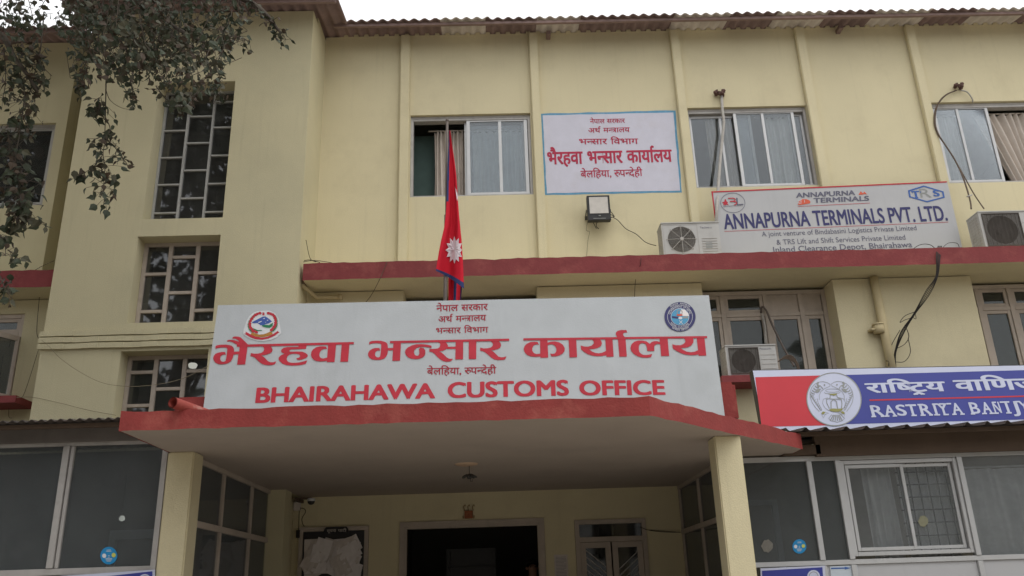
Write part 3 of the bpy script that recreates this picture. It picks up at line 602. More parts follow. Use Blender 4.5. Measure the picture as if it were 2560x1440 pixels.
E([[(265,965),(320,970),(310,900),(460,985),(640,1070),(850,1100),(1040,1070),(1210,985),(1380,870),(1370,905),(1420,920),(1260,1040),(1060,1130),(850,1170),(640,1150),(460,1085)]], 4, .008)
WL = [(785, 300), (700, 325), (640, 355), (575, 410), (520, 480), (475, 550), (452, 640), (455, 710), (478, 775), (525, 830), (585, 868)]
WR = [(1060, 300), (1130, 318), (1195, 345), (1248, 395), (1278, 460), (1295, 530), (1298, 610), (1285, 680), (1250, 745), (1205, 800), (1160, 850)]
for sgn, WP in ((-1, WL), (1, WR)):
    for i, (cx, cy) in enumerate(WP):
        a_ = math.atan2(cy-600, cx-880)
        for q in (-.45, .15, .6):
            dx, dy = math.cos(a_+q*sgn+.35*sgn), math.sin(a_+q*sgn+.35*sgn)+.35; l_ = 92 if i < 10 else 60
            g.poly([P(RG[0]+(cx+dx*m+dy*w_)/SCE, RG[1]+(cy+dy*m-dx*w_)/SCE, SM, .0074) for m, w_ in ((10, -12), (l_*.6, -11), (l_, 0), (l_*.6, 11), (10, 12))], 2)
        pdisc(g, (RG[0]+cx/SCE, RG[1]+cy/SCE), 3.6 if i % 2 else 4.2, 3.5, SM, .0079+.0002*(i % 2), 4, 9)
E([[(500,860),(560,840),(700,880),(720,960),(640,955),(600,920),(520,930)]], 4, .009); E([[(540,780),(700,850),(850,850),(850,870),(700,885),(600,850)]], 2, .0095)
E([[(870,262),(955,300),(905,315),(955,362),(862,365)]], 4, .008)
g.build('state_emblem', [WHITE, BLUE_E, GRNE, BROWNE, REDT], S0)
# round customs seal
g = MB(); c = (1700, 792)
pdisc(g, c, 39, 37, SM, .005, 0, 48); pring(g, c, 31.5, 30, .8, SM, .0065, 1); pdisc(g, (1700, 792), 23, 21.5, SM, .0062, 1, 40); pdisc(g, (1700, 792), 22, 20.5, SM, .0072, 2, 40)
g.poly([P(x, y, SM, .0082) for x, y in ((1703, 773), (1712, 774.5), (1720, 783), (1722, 790), (1706, 790), (1700, 782))], 3)
g.poly([P(x, y, SM, .0082) for x, y in ((1680, 790), (1697, 792), (1694, 797), (1680, 795))], 0); g.poly([P(x, y, SM, .0084) for x, y in ((1707, 792), (1720, 789.5), (1721, 796), (1707, 796))], 4)
pring(g, (1699, 781), 7.5, 7, 2, SM, .0088, 4, 20); pdisc(g, (1699, 787.5), 8, 2.6, SM, .0092, 5, 14); pdisc(g, (1701, 795), 5, 3.4, SM, .0090, 1, 14)
pstroke(g, [(1698, 801), (1707, 810)], 1.3, SM, .0090, 1); pstroke(g, [(1706, 801), (1698, 810)], 1.3, SM, .0092, 1)
def arctext(pieces, refh, c, rx, ry, a0, a1, h, S, off, mi, inward=False):
    xs = [v[0] for p in pieces for v in p[0]]; xa, xb = min(xs), max(xs)
    for i, (vs, fs) in enumerate(pieces):
        pts = []
        for x, y in vs:
            a = a0+(a1-a0)*(x-xa)/(xb-xa); k = y/refh*h*(-1 if inward else 1)
            pts.append(P(c[0]+(rx+k)*math.cos(a), c[1]+(ry+k)*math.sin(a), S, off+.00011*(i % 15)))
        g.add(pts, fs, mi)
R_ = math.radians
arctext(latin('GOVERNMENT OF NEPAL'), CAP, (1700, 792), 24.8, 23.2, R_(195), R_(345), 5, SM, .0066, 1); arctext(latin('NEPAL CUSTOMS'), CAP, (1700, 792), 29.6, 28, R_(145), R_(40), 5, SM, .0066, 1, True)
arctext(deva(L1, .0), HEAD, (1700, 792), 32.9, 31.2, R_(225), R_(315), 4.0, SM, .0066, 1); arctext(deva(L3, .0), HEAD, (1700, 792), 37.0, 35.2, R_(125), R_(50), 4.0, SM, .0066, 1, True)
g.build('customs_seal', [NAVY, WHITE, SKYE, PAPER, BANKG, ORANGE], S0)

# ================================================================== FLAG
YF = -3.76
a = at(1118, 303, YF); b = at(1113, 745, YF)
fp = thing('flag_pole', 'thin grey metal flag pole standing behind the long office signboard', 'pole', (b.x, YF, CZ1))
g = MB(); g.tube([(b.x-.02, YF, CZ1), (b.x, YF, b.z), ((a.x*.45+b.x*.55), YF, a.z*.45+b.z*.55)], .020, 10); g.tube([((a.x*.44+b.x*.56)+.004, YF, a.z*.44+b.z*.56), (a.x, YF, a.z)], .0145, 10); g.build('shaft', POLE, fp, smooth=True)
g = MB(); g.lathe((a.x, YF, a.z), [(.0, .03), (.016, .025), (.02, .01), (.016, -.005), (.0, -.008)], 10); g.build('finial', POLE, fp, smooth=True)
g = MB(); g.box(b.x-.10, b.x+.06, YF-.08, YF+.08, CZ1-.004, CZ1+.02); g.build('base_plate', DARK, fp)
fl = thing('flag', 'red Nepali flag with blue border hanging limp from the grey pole', 'flag', (b.x, YF, b.z))
LE = [(326, 1122), (360, 1121.5), (400, 1119.5), (440, 1118), (500, 1116.5), (540, 1114), (570, 1110), (600, 1103), (630, 1097), (655, 1093), (677, 1089.5)]
RE = [(326, 1126), (360, 1130), (400, 1136), (440, 1141), (500, 1145), (540, 1148), (570, 1151), (600, 1154), (630, 1156), (655, 1157.5), (722, 1160)]
NV, NU = 44, 22; vs = []
def interp(T_, f_):
    k = f_*(len(T_)-1); i = min(int(k), len(T_)-2); k -= i; return (T_[i][0]*(1-k)+T_[i+1][0]*k, T_[i][1]*(1-k)+T_[i+1][1]*k)
def flagpt(u, v, off=0.0):
    l0, l1 = interp(LE, v), interp(RE, v); y = l0[0]*(1-u)+l1[0]*u + (8*math.sin(u*math.pi)*max(0, v-.9)*10*-.5); x = l0[1]*(1-u)+l1[1]*u
    d = YF-.075-.045*v*math.sin(u*math.pi*2.3+.6+v*.8)-.022*v*math.sin(u*7.5+v*2.2)-.006*math.sin(u*21+v*6+math.sin(v*9))-off
    return at(x, y, d)
for j in range(NV+1):
    for i in range(NU+1): vs.append(flagpt(i/NU, j/NV))
g = MB()
for j in range(NV):
    for i in range(NU):
        v = (j+.5)/NV; u = (i+.5)/NU; blue = (v > .972) or (v < .40 and u < .30-.45*max(0, v-.1)) 
        g.add([vs[q] for q in (j*(NU+1)+i, j*(NU+1)+i+1, (j+1)*(NU+1)+i+1, (j+1)*(NU+1)+i)], [(3, 2, 1, 0)], 1 if blue else 0)
# the tail of the cloth hanging behind
tl = [(1122, 690), (1150, 700), (1161, 716), (1158, 728), (1150, 748), (1140, 756), (1124, 756), (1121, 720)]
N2 = 10
for i in range(N2):
    u0, u1 = i/N2, (i+1)/N2
    xa, xb = 1121+36*u0, 1121+36*u1; mi = 1 if .38 < (u0+u1)/2 < .62 or (u0+u1)/2 > .88 else 0
    dd = lambda u: YF+.05+.03*math.sin(u*9)
    g.poly([at(xa, 688, dd(u0)), at(xb, 690, dd(u1)), at(xb-6*u1, 775, dd(u1)), at(xa-6*u0, 775, dd(u0))][::-1], mi)
bm_ = g.build('cloth', [FLAGR, FLAGB], fl, smooth=True)
bm = bmesh.new(); bm.from_mesh(bm_.data); bmesh.ops.remove_doubles(bm, verts=bm.verts, dist=1e-5); bm.to_mesh(bm_.data); bm.free()
def onflag(px_, py_, off):
    best = None
    v = 0.0
    for k in range(200):
        v = k/199; l0, l1 = interp(LE, v), interp(RE, v); u = (px_-l0[1])/max(1e-3, l1[1]-l0[1]); y = l0[0]*(1-u)+l1[0]*u
        e = abs(y-py_)
        if best is None or e < best[0]: best = (e, u, v)
    u, v = max(0.0, min(1.0, best[1])), best[2]
    return flagpt(u, v, off)
g = MB(); c = (1136, 625)
star = [(c[0]+(24 if k % 2 == 0 else 16)*math.sin(k*math.pi/12)*.93, c[1]-(34 if k % 2 == 0 else 23)*math.cos(k*math.pi/12)) for k in range(24)]
cen = onflag(*c, .012); ring = [onflag(min(x, 1155), y, .009) for x, y in star]; mid = [onflag(min((x+c[0])/2, 1154), (y+c[1])/2, .010) for x, y in star]
for k in range(24):
    k2 = (k+1) % 24; g.poly([ring[k], ring[k2], mid[k2], mid[k]]); g.poly([mid[k], mid[k2], cen])
g.build('sun_emblem', FLAGW, fl)
g = MB(); mo = [(1136, 466), (1139, 478), (1141, 490), (1143, 503), (1144.3, 496), (1143.5, 482), (1141, 474), (1138.5, 470)]; g.poly([onflag(x, y, .012) for x, y in mo]); g.build('moon_emblem', FLAGW, fl)

# ================================================================== ANNAPURNA BOARD ON THE LEDGE
SA = (-.32, 0.0, 6)
S1 = thing('company_sign', 'wide grey white company board with navy writing standing on the red ledge', 'sign', (5.2, -.32, 6.07))
ca = [P(1779, 479.5, SA), P(2368, 454, SA), P(2407, 625, SA), P(1806, 645, SA)]
g = MB(); g.slab(ca[::-1], (0, .03, 0)); g.build('board', SIGNA, S1)
g = MB(); pstroke(g, [(1778, 480), (2367, 454.5)], 3.2, SA, .004); pstroke(g, [(1780.5, 478), (1788, 545)], 3.2, SA, .005); g.build('red_border', REDT, S1)
lay(S1, lwords('ANNAPURNA TERMINALS PVT. LTD.', .024), CAP, SA, (1811, 573), (2370, 551), (1811, 536.5), .004, NAVY)
lay(S1, lwords('A joint venture of Bindabasini Logistics Private Limited'), CAP, SA, (1905, 591.5), (2292, 575.5), (1905, 579.5), .004, GREYT)
lay(S1, lwords('& TRS Lift and Shift Services Private Limited'), CAP, SA, (1942, 612), (2264, 599), (1942, 599.5), .004, GREYT)
lay(S1, lwords('Inland Clearance Depot, Bhairahawa', .008), CAP, SA, (1934, 631.5), (2281, 618), (1934, 617.5), .004, GREYT)
lay(S1, [latin('ANNAPURNA', .03)], CAP, SA, (1990, 494.5), (2138, 487.5), (1990, 483), .004, GREYT, 'logo_lettering', .12); lay(S1, [latin('TERMINALS', .03)], CAP, SA, (2034, 507.5), (2173, 501.5), (2034, 496), .004, GREYT, 'logo_lettering', .12)
g = MB(); pstroke(g, [(1811, 578.5), (2371, 555)], 1.0, SA, .004); pstroke(g, [(1995, 516), (2175, 507.5)], 1.0, SA, .004); g.build('underline', REDT, S1)
g = MB()
g.poly([P(1780+x/7.53, 460+y/7.53, SA, .005) for x, y in ((1615, 390), (1640, 320), (1700, 285), (1780, 285), (1840, 310), (1855, 340), (1840, 365), (1720, 385), (1660, 395))])
for q in ((2146, 487, 2152, 478, 2160, 486), (2156, 484, 2161, 479, 2168, 486)): g.poly([P(q[0], q[1], SA, .004), P(q[2], q[3], SA, .004), P(q[4], q[5], SA, .004)])
o = g.build('truck_emblem', ORANGE, S1)
g = MB()
for y in (300, 330, 355): pstroke(g, [(1780+1612/7.53, 460+(y+20)/7.53), (1780+1690/7.53, 460+y/7.53)], .9, SA, .0065)
pstroke(g, [(1780+1740/7.53, 460+300/7.53), (1780+1745/7.53, 460+350/7.53)], 1.0, SA, .0065); g.build('truck_lines', WHITE, S1)
g = MB(); c = (1780+392/7.53, 460+355/7.53); pring(g, c, 31, 25.2, 1.2, SA, .004, 0, 48, rot=.06); 
for pl in ([(455, 262), (480, 258), (490, 378), (590, 372), (590, 390), (465, 395)],): g.poly([P(1780+x/7.53, 460+y/7.53, SA, .0045) for x, y in pl], 0)
place(g, latin('BINDABASINI LOGISTICS'), CAP, SA, (1808.5, 518), (1857, 515), (1808.5, 515.2), .004, 0)
for pts in ([(305, 270), (400, 265), (440, 285), (430, 315), (390, 325), (340, 328)], [(390, 326), (450, 335), (465, 365), (440, 390), (415, 392)]): pstroke(g, [(1780+x/7.53, 460+y/7.53) for x, y in pts], 2.6, SA, .005+.0004*len(pts), 1)
g.poly([P(1780+x/7.53, 460+y/7.53, SA, .005) for x, y in ((188, 345), (235, 330), (240, 290), (262, 285), (275, 330), (300, 340), (290, 370), (320, 400), (270, 385), (240, 410), (235, 385), (205, 405), (220, 370))], 1)
g.build('round_logo', [GREYT, REDT], S1)
g = MB(); hx = [(2270, 476), (2309, 463.5), (2359, 478.5), (2362, 494), (2318, 506), (2273, 493)]
hin = [(2274.5, 478.5), (2310, 467), (2355, 480.5), (2357.5, 492), (2317, 502.5), (2277, 491)]
for k in range(6): g.poly([P(*q, SA, .004) for q in (hx[k], hx[(k+1) % 6], hin[(k+1) % 6], hin[k])])
place(g, latin('T', .04), CAP, SA, (2281, 494), (2301, 493.2), (2281, 478.5), .004); place(g, latin('S', .04), CAP, SA, (2334, 491), (2350, 490.5), (2334, 476), .004); pstroke(g, [(2281, 479), (2281.5, 483)], 1.5, SA, .0046); pstroke(g, [(2301, 478), (2301.5, 482.5)], 1.5, SA, .0046); pstroke(g, [(2287, 494), (2296, 493.5)], 2, SA, .0046)
g.build('hexagon_logo', BLUET, S1)
g = MB(); place(g, latin('R', .0), CAP, SA, (2302, 494), (2329, 493), (2302, 472), .004); g.build('logo_lettering', BANKG, S1)

# ================================================================== BANK SIGN
SB = (-2.0, .20, 3.36)
S2 = thing('bank_sign', 'red and blue bank signboard with white fish and pot emblem above the right roof', 'sign', (5, -2, 3.3))
def bk(x, y, off=0.0): return P(x, y, SB, off)
g = MB(); cb = [bk(1880, 925), bk(2760, 908), bk(2790, 1085), bk(1913, 1100)]; g.slab(cb[::-1], (0, .13, 0)); g.build('box', BLACK, S2)
g = MB(); g.poly([bk(1882, 926.5, .003), bk(2755, 910, .003), bk(2780, 1080, .003), bk(1914, 1096, .003)][::-1]); g.build('face', BANKW, S2)
g = MB(); g.poly([bk(1888, 943, .005), bk(2075, 938, .005), bk(2085, 1063, .005), bk(1904, 1067, .005)][::-1]); g.build('red_field', BANKR, S2)
g = MB(); g.poly([bk(2085, 938, .005), bk(2757, 920, .005), bk(2776, 1043, .005), bk(2084, 1061, .005)][::-1]); g.build('blue_field', BANKB, S2)
g = MB(); pstroke(g, [(2174, 1000.5), (2770, 985)], 3.6, SB, .007); g.build('red_line', BANKR, S2)
LB = ['र', 'ा', 'ि', 'ष~', 'TTRA', 'य', ' ', 'व', 'ा', 'ि', 'ण', 'ज~', 'य']
bxf = lambda x: 2150+x/6.244; byf = lambda y: 930+y/6.244
lay(S2, [deva(LB[:6], .032)], HEAD, SB, (bxf(100), byf(330)), (bxf(1358), byf(300)), (bxf(100), byf(190)), .008, BANKW); lay(S2, [deva(LB[7:], .032)], HEAD, SB, (bxf(1490), byf(298)), (2640, byf(262)), (bxf(1490), byf(142)), .008, BANKW)
def slabtext(g, word, pl, pr, pt, serifs):
    place(g, latin(word, .032), CAP, SB, pl, pr, pt, .008)
    for x, y, w in serifs: pstroke(g, [(bxf(x-w/2), byf(y+.02*w/2)), (bxf(x+w/2), byf(y-.02*w/2))], 3.0, SB, .0092)
slb = []
yb_ = lambda x: 695-(x-190)*.027; yt_ = lambda x: 532-(x-160)*.030
for x, w in ((215, 75), (355, 60), (425, 70), (545, 70), (845, 85), (985, 80), (1110, 60), (1205, 90), (1345, 85), (1475, 70), (1600, 70), (1765, 70), (1945, 75), (2060, 75), (2130, 75), (2325, 85)): slb.append((x, yb_(x), w))
for x, w in ((195, 70), (760, 20), (905, 20), (955, 60), (1165, 85), (1270, 75), (1385, 75), (1720, 60), (2090, 65), (2215, 70), (2290, 80), (2450, 80)): slb.append((x, yt_(x), w))
def boxed(letters, serifs):
    g = MB()
    for ch, xa, xb in letters: place(g, latin(ch, .022), CAP, SB, (bxf(xa), byf(yb_(xa))), (bxf(xb), byf(yb_(xb))), (bxf(xa), byf(yt_(xa))), .008)
    for x, y, w in serifs: pstroke(g, [(bxf(x-w/2), byf(y+.014*w)), (bxf(x+w/2), byf(y-.014*w))], 3.7, SB, .0102)
    g.build('lettering', BANKW, S2)
boxed([('R', 188, 385), ('A', 398, 565), ('S', 585, 738), ('T', 745, 915), ('R', 955, 1130), ('I', 1175, 1215), ('Y', 1238, 1395), ('A', 1455, 1612)], [q_ for q_ in slb if q_[0] < 1680])
boxed([('B', 1738, 1885), ('A', 1928, 2068), ('N', 2105, 2215), ('I', 2302, 2342), ('J', 2385, 2500), ('Y', 2520, 2660), ('A', 2680, 2820)], [q_ for q_ in slb if q_[0] > 1680])
# fish-and-pot emblem
g = MB(); q = lambda x, y: (2000+x/10.29, 930+y/10.29)
pdisc(g, q(875, 700), 69.5, 67, SB, .007, 0, 56, .35); pring(g, q(875, 700), 69.5, 67, 2.6, SB, .009, 1, 56, rot=.35)
def ln(pts, w=1.1, mi=1, off=.010): pstroke(g, [q(*p) for p in pts], w, SB, off, mi)
for sx in (1, -1):
    m_ = (lambda pts: pts) if sx == 1 else (lambda pts: [(1645-x+(y-700)*.17, y+ -6) for x, y in pts])
    ln(m_([(780, 320), (700, 270), (600, 245), (480, 260), (380, 310), (300, 400), (262, 520), (262, 640), (310, 780), (390, 900), (500, 1020)]), 1.2)
    ln(m_([(780, 330), (760, 370), (690, 400), (610, 440), (540, 500), (495, 600), (500, 720), (440, 680), (470, 800), (560, 960)]), 1.0, off=.0104)
    for k in range(13):
        f_ = k/12; ax, ay = 430-170*math.sin(min(1, f_*2)*1.57)+max(0, f_-.45)*430, 300+f_*640; ln(m_([(ax, ay), (ax+45, ay+45), (ax+110-40*f_, ay+62-30*f_)]), 2.4-1.0*f_, off=.0108)
    ln(m_([(470, 260), (450, 320), (490, 390)]), 4.5, off=.0112); g.poly([bk(*q(*p), .011) for p in m_([(400, 500), (440, 440), (540, 430), (500, 510), (430, 540)])], 1)
    g.poly([bk(*q(*p), .0115) for p in m_([(550, 1060), (590, 1010), (660, 1030), (620, 1080), (570, 1090)])], 2); ln(m_([(660, 1030), (740, 1050), (650, 1090), (600, 1180), (560, 1090)]), 1.0, off=.0118)
    ex, ey = m_([(632, 333)])[0]; pdisc(g, q(ex, ey), 2.1, 2.1, SB, .0112, 1, 10); ln(m_([(545, 370), (590, 430)]), 2, off=.0121)
pring(g, q(840, 475), 18, 4.6, 1.0, SB, .011, 1, 24); ln([(630, 520), (650, 550), (840, 560), (1010, 540), (1045, 500)], 1.2); g.poly([bk(*q(*p), .0114) for p in ((720, 560), (960, 555), (930, 590), (880, 610), (800, 590))], 2)
ln([(780, 580), (770, 680), (680, 700), (690, 800), (760, 940)], 2.0); ln([(940, 580), (960, 650), (1060, 700), (1080, 800), (1070, 930)], 2.0); ln([(800, 960), (800, 760), (870, 700), (940, 760), (970, 940)], 2.2, off=.0124)
ln([(770, 690), (1060, 700)], 1.6, off=.0128); ln([(720, 660), (600, 700), (580, 800), (640, 920), (750, 1000)], 1.0); ln([(990, 650), (1120, 690), (1175, 790), (1140, 900), (1080, 970)], 1.0)
g.poly([bk(*q(*p), .0132) for p in ((750, 960), (850, 935), (960, 945), (1110, 935), (1080, 990), (980, 1025), (860, 1020), (770, 995))], 2)
for k in range(6): ln([(860+k*30, 1100), (780+k*62, 1250)], 2.2, off=.0110)
ln([(820, 1090), (740, 1190), (800, 1250), (960, 1290), (1090, 1250), (1150, 1190), (1010, 1060)], 1.2)
g.build('fish_emblem', [BANKW, BANKG, BANKO], S2)
g = MB()
for x in (3.5, 5.2, 6.8): g.beam((x, -1.85, 3.2), (x, -1.75, 4.0), .04, .04)
g.build('support_frame', DARK, S2)

# ================================================================== AIR CONDITIONERS
def blades(mb, c, r, y, n=3):
    for k in range(n):
        a = 2*math.pi*k/n+.5; pts = []
        for da, rr in ((0, .18), (.12, .6), (.25, .97), (.75, .97), (.95, .6), (.7, .18)): pts.append((c[0]+r*rr*math.cos(a+da), y+.03*da, c[2]+r*rr*math.sin(a+da)))
        mb.slab(pts, (0, .006, 0))
def ac(x0, x1, z0, z1, yf, label, round_white, text, tmat=GREYT):
    d = .32; t = thing('air_conditioner', label, 'air conditioner', ((x0+x1)/2, yf+d/2, z0), 'outdoor cooling units on the ledges')
    h = z1-z0; fx = x0+h*.50+.03; fz = (z0+z1)/2; r = h*.405; n = 40
    # front panel with a round hole, then the rest of the casing
    xr = fx+h*.47; g = MB()
    ring = [(fx+r*math.cos(2*math.pi*k/n), fz+r*math.sin(2*math.pi*k/n)) for k in range(n)]
    def sq(k):
        a = 2*math.pi*k/n; cx_, sz_ = math.cos(a), math.sin(a); s_ = 1/max(abs(cx_), abs(sz_)); return (fx+cx_*s_*min(fx-x0-.004, xr-fx), fz+sz_*s_*(h/2-.004))
    for k in range(n):
        a, b, c2, d2 = ring[k], ring[(k+1) % n], sq((k+1) % n), sq(k)
        g.add([(a[0], yf, a[1]), (b[0], yf, b[1]), (c2[0], yf, c2[1]), (d2[0], yf, d2[1])], [(0, 1, 2, 3)])
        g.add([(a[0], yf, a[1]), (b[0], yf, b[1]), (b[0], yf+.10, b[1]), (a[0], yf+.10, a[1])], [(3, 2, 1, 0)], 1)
    fl_, fr_ = fx-min(fx-x0-.004, xr-fx), fx+min(fx-x0-.004, xr-fx)
    g.box(x0, fl_, yf, yf+.02, z0, z1); g.box(fr_, x1, yf, yf+.02, z0, z1)
    g.box(fl_, fr_, yf, yf+.02, z0, z0+.0045); g.box(fl_, fr_, yf, yf+.02, z1-.0045, z1)
    g.box(x0, x0+.012, yf+.02, yf+d, z0, z1); g.box(x1-.012, x1, yf+.02, yf+d, z0, z1); g.box(x0+.012, x1-.012, yf+.02, yf+d, z1-.012, z1); g.box(x0+.012, x1-.012, yf+.02, yf+d, z0, z0+.012)
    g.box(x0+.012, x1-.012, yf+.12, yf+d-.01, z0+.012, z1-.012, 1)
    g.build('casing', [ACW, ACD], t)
    g = MB(); g.box(x0-.008, x1+.008, yf-.012, yf+d+.005, z1, z1+.022); g.build('lid', ACW, t, bevel=.006)
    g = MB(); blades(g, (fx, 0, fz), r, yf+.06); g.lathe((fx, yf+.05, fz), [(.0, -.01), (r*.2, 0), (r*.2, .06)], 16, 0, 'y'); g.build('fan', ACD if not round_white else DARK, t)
    g = MB()
    if round_white:
        for k in range(1, 17): 
            rr = r*(.10+.9*k/16); g.tube([(fx+rr*math.cos(2*math.pi*q_/36), yf-.012, fz+rr*math.sin(2*math.pi*q_/36)) for q_ in range(37)], .0017, 4)
        for k in range(8):
            a = math.pi*k/4; g.tube([(fx, yf-.018, fz), (fx+r*1.09*math.cos(a), yf-.012, fz+r*1.09*math.sin(a)), (fx+r*1.10*math.cos(a), yf, fz+r*1.10*math.sin(a))], .0042, 5)
        g.lathe((fx, yf-.028, fz), [(.0, 0), (r*.13, .002), (r*.14, .02)], 16, 0, 'y')
        g.build('fan_guard', ACG, t)
        g = MB(); frame_rect(g, x0+.02, xr+.01, z0+.02, z1-.02, yf-.004, yf, .004); 
        for k in range(6): g.box(xr+.06, x1-.05, yf-.006, yf, z0+.05+.04*k, z0+.056+.04*k)
        g.build('pressed_ribs', ACG, t); g = MB(); g.box(xr+.11, xr+.20, yf-.004, yf, z0+.10, z0+.19); g.build('rating_sticker', BANKG, t)
    else:
        k = z0+.03
        while k < z1-.02: g.box(x0+.045, xr+.02, yf-.012, yf-.008, k, k+.005); k += .0125
        k = x0+.05
        while k < xr+.02: g.box(k, k+.004, yf-.016, yf-.012, z0+.025, z1-.025); k += .06
        frame_rect(g, x0+.04, xr+.025, z0+.02, z1-.02, yf-.02, yf-.002, .012); g.build('fan_guard', ACD, t)
        g = MB()
        for k in range(4): g.box(xr+.05, x1-.02, yf-.004, yf, z0+h*(.2+.16*k), z0+h*(.2+.16*k)+.006)
        g.build('pressed_ribs', ACG, t)
    g = MB(); k = z0+.04
    while k < z1-.04: g.box(x0-.006, x0-.001, yf+.04, yf+d-.03, k, k+.022); k += .045
    for q_ in (.10, .18, .26): g.box(x0-.009, x0-.006, yf+q_, yf+q_+.012, z0+.03, z1-.03)
    g.build('side_grille', ACG if round_white is not None else ACD, t)
    if text:
        g = MB(); S = (yf, 0, 0); tx, w_, hgt, zt = text; pcs = latin(tx); xs_ = [v[0] for v in pcs[0][0]]; a0 = min(xs_); sx_ = w_/(max(xs_)-a0)
        g.add([(xr+.05+(x-a0)*sx_, yf-.003, z1-zt+y*hgt/CAP) for x, y in pcs[0][0]], pcs[0][1]); g.build('lettering', tmat, t)
    g = MB()
    for xx in (x0+.12, x1-.14): g.box(xx, xx+.05, yf+.02, yf+d-.02, z0-.03, z0)
    g.build('mounting_feet', DARK, t); return t
ac(2.45, 3.29, 6.105, 6.60, -.73, 'pale outdoor cooling unit with round wire fan guard beside the white company board', True, ('Techno s', .17, .03, .085))
ac(7.13, 8.0, 6.105, 6.66, -.73, 'outdoor cooling unit with dark square fan panel on the ledge right of the white board', False, None)
ac(3.17, 3.87, 4.32, 4.73, -.72, 'old beige outdoor cooling unit on the low red ledge beside the long signboard', False, ('Panasonic', .16, .026, .055))

# ================================================================== FLOODLIGHT
t = thing('floodlight', 'square black floodlight fixed to the wall under the painted sign', 'floodlight', (1.6, -.2, 7.3))
a = at(1466.5, 489, -.26); b = at(1528, 549, -.26); x0, x1, z1, z0 = a.x, b.x, a.z, b.z
g = MB(); g.box(x0, x1, -.26, -.16, z0, z1); 
for k in range(9): g.box(x0+.03+k*.035, x0+.038+k*.035, -.16, -.11, z0+.04, z1-.04)
g.build('housing', BLACK, t, bevel=.01)
g = MB(); g.box(x0+.025, x1-.025, -.266, -.26, z0+.10, z1-.025); g.build('front_frame', DARK, t, bevel=.004)
g = MB(); xa, xb, za, zb = x0+.032, x1-.032, z0+.107, z1-.032; zm = (za+zb)/2+.02
g.add([(xa, -.268, za), (xb, -.268, za), (xb, -.268, zb), (xa, -.268, zb), (xa+.03, -.2665, zm-.05), (xb-.03, -.2665, zm-.05), (xb-.03, -.2665, zm+.03), (xa+.03, -.2665, zm+.03)], [(0, 1, 5, 4), (1, 2, 6, 5), (2, 3, 7, 6), (3, 0, 4, 7), (4, 5, 6, 7)])
g.build('reflector', M('reflector', (.48, .45, .41), .35, .08, 12, 0, 60, .5, .2), t)
g = MB(); g.box((x0+x1)/2-.012, (x0+x1)/2+.02, -.272, -.268, z0+.06, z0+.075); g.box(x0+.08, x1-.08, -.262, -.2601, z0+.022, z0+.03); g.build('badge', BANKG, t)
g = MB(); g.beam((x0-.012, -.2, (z0+z1)/2-.02), (x0-.012, -.02, (z0+z1)/2-.06), .01, .04); g.beam((x1+.012, -.2, (z0+z1)/2-.02), (x1+.012, -.02, (z0+z1)/2-.06), .01, .04); g.box(x0-.02, x1+.02, -.022, -.002, (z0+z1)/2-.09, (z0+z1)/2-.03); g.build('bracket', DARK, t)

# ================================================================== CABLES, HOSES, PIPES
def cable(name, label, cat, runs, mat, smooth_n=8, group=None):
    g = MB()
    for pts, r in runs:
        pts = [Vector(p) for p in pts]; out = []
        for i in range(len(pts)-1):
            p0, p1, p2, p3 = pts[max(i-1, 0)], pts[i], pts[i+1], pts[min(i+2, len(pts)-1)]
            for k in range(smooth_n):
                t_ = k/smooth_n; out.append(.5*((2*p1)+(p2-p0)*t_+(2*p0-5*p1+4*p2-p3)*t_**2+(3*p1-p0-3*p2+p3)*t_**3))
        out.append(pts[-1]); g.tube(out, r, 6)
    o = g.build(name, mat, None, smooth=True, origin=runs[0][0][0]); tag(o, label, cat, group); return o
def pl(pts, Y): return [at(x, y, Y if not isinstance(Y, (list, tuple)) else Y[i]) for i, (x, y) in enumerate(pts)]
cable('power_cable', 'thin dark cable sagging from the floodlight to the nearby cooling unit', 'cable', [(pl([(1528, 530), (1535, 540), (1533, 543), (1545, 551), (1565, 572), (1590, 585), (1615, 606), (1640, 614)], [-.15, -.08, -.06, -.05, -.04, -.05, -.2, -.5]), .006), (pl([(1526, 536), (1536, 541), (1526, 544)], -.1), .006)], CABLE)
cable('power_cable', 'short curled wire ends dangling beneath the black floodlight', 'cable', [(pl([(1478, 549), (1485, 560), (1491, 572)], -.1), .005), (pl([(1505, 549), (1493, 556), (1491, 566), (1497, 572)], -.1), .006), (pl([(1469, 552), (1466, 575), (1474, 580), (1470, 600), (1466, 646)], -.03), .0025)], CABLE)
cable('cable_bundle', 'bundle of black cables drooping from the right ledge down to the bank sign', 'cable',
 [(pl([(2348+dx, 615), (2344+dx, 640+dx), (2341+dx*.6, 690), (2318+dx, 730+dx), (2285+dx*.5, 785), (2255+dx, 830), (2238+dx*.4, 880), (2234+dx, 920)], [-.7, -.93, -.93, -.85, -.7, -.6, -.5, -.45]), .0052) for dx in (-3, -1, 1.5, 4, 6)] +
 [(pl([(2286, 780), (2262, 790), (2250, 806), (2262, 800), (2275, 796)], -.62), .005), (pl([(2262, 812), (2272, 840), (2262, 860), (2240, 872)], -.55), .005), (pl([(2250, 825), (2226, 870), (2222, 915)], -.5), .005), (pl([(2270, 845), (2276, 880), (2262, 903), (2240, 905), (2215, 902)], -.5), .005), (pl([(2280, 792), (2290, 797), (2287, 780)], -.6), .004),
  (pl([(2275, 628), (2300, 612), (2325, 612), (2345, 628)], -.6), .005), (pl([(2352, 625), (2370, 608), (2392, 608), (2398, 618)], -.55), .004)], CABLE)
cable('cable_coil', 'coiled cable lying beside the beige cooling unit on the low ledge', 'cable', [(pl([(1944+k*2, 905-k), (1955+k*2, 898-k*2), (1972+k*2, 898-k*2), (1988+k*1.5, 908), (1995+k, 925)], -.6), .007) for k in range(5)], CABLB)
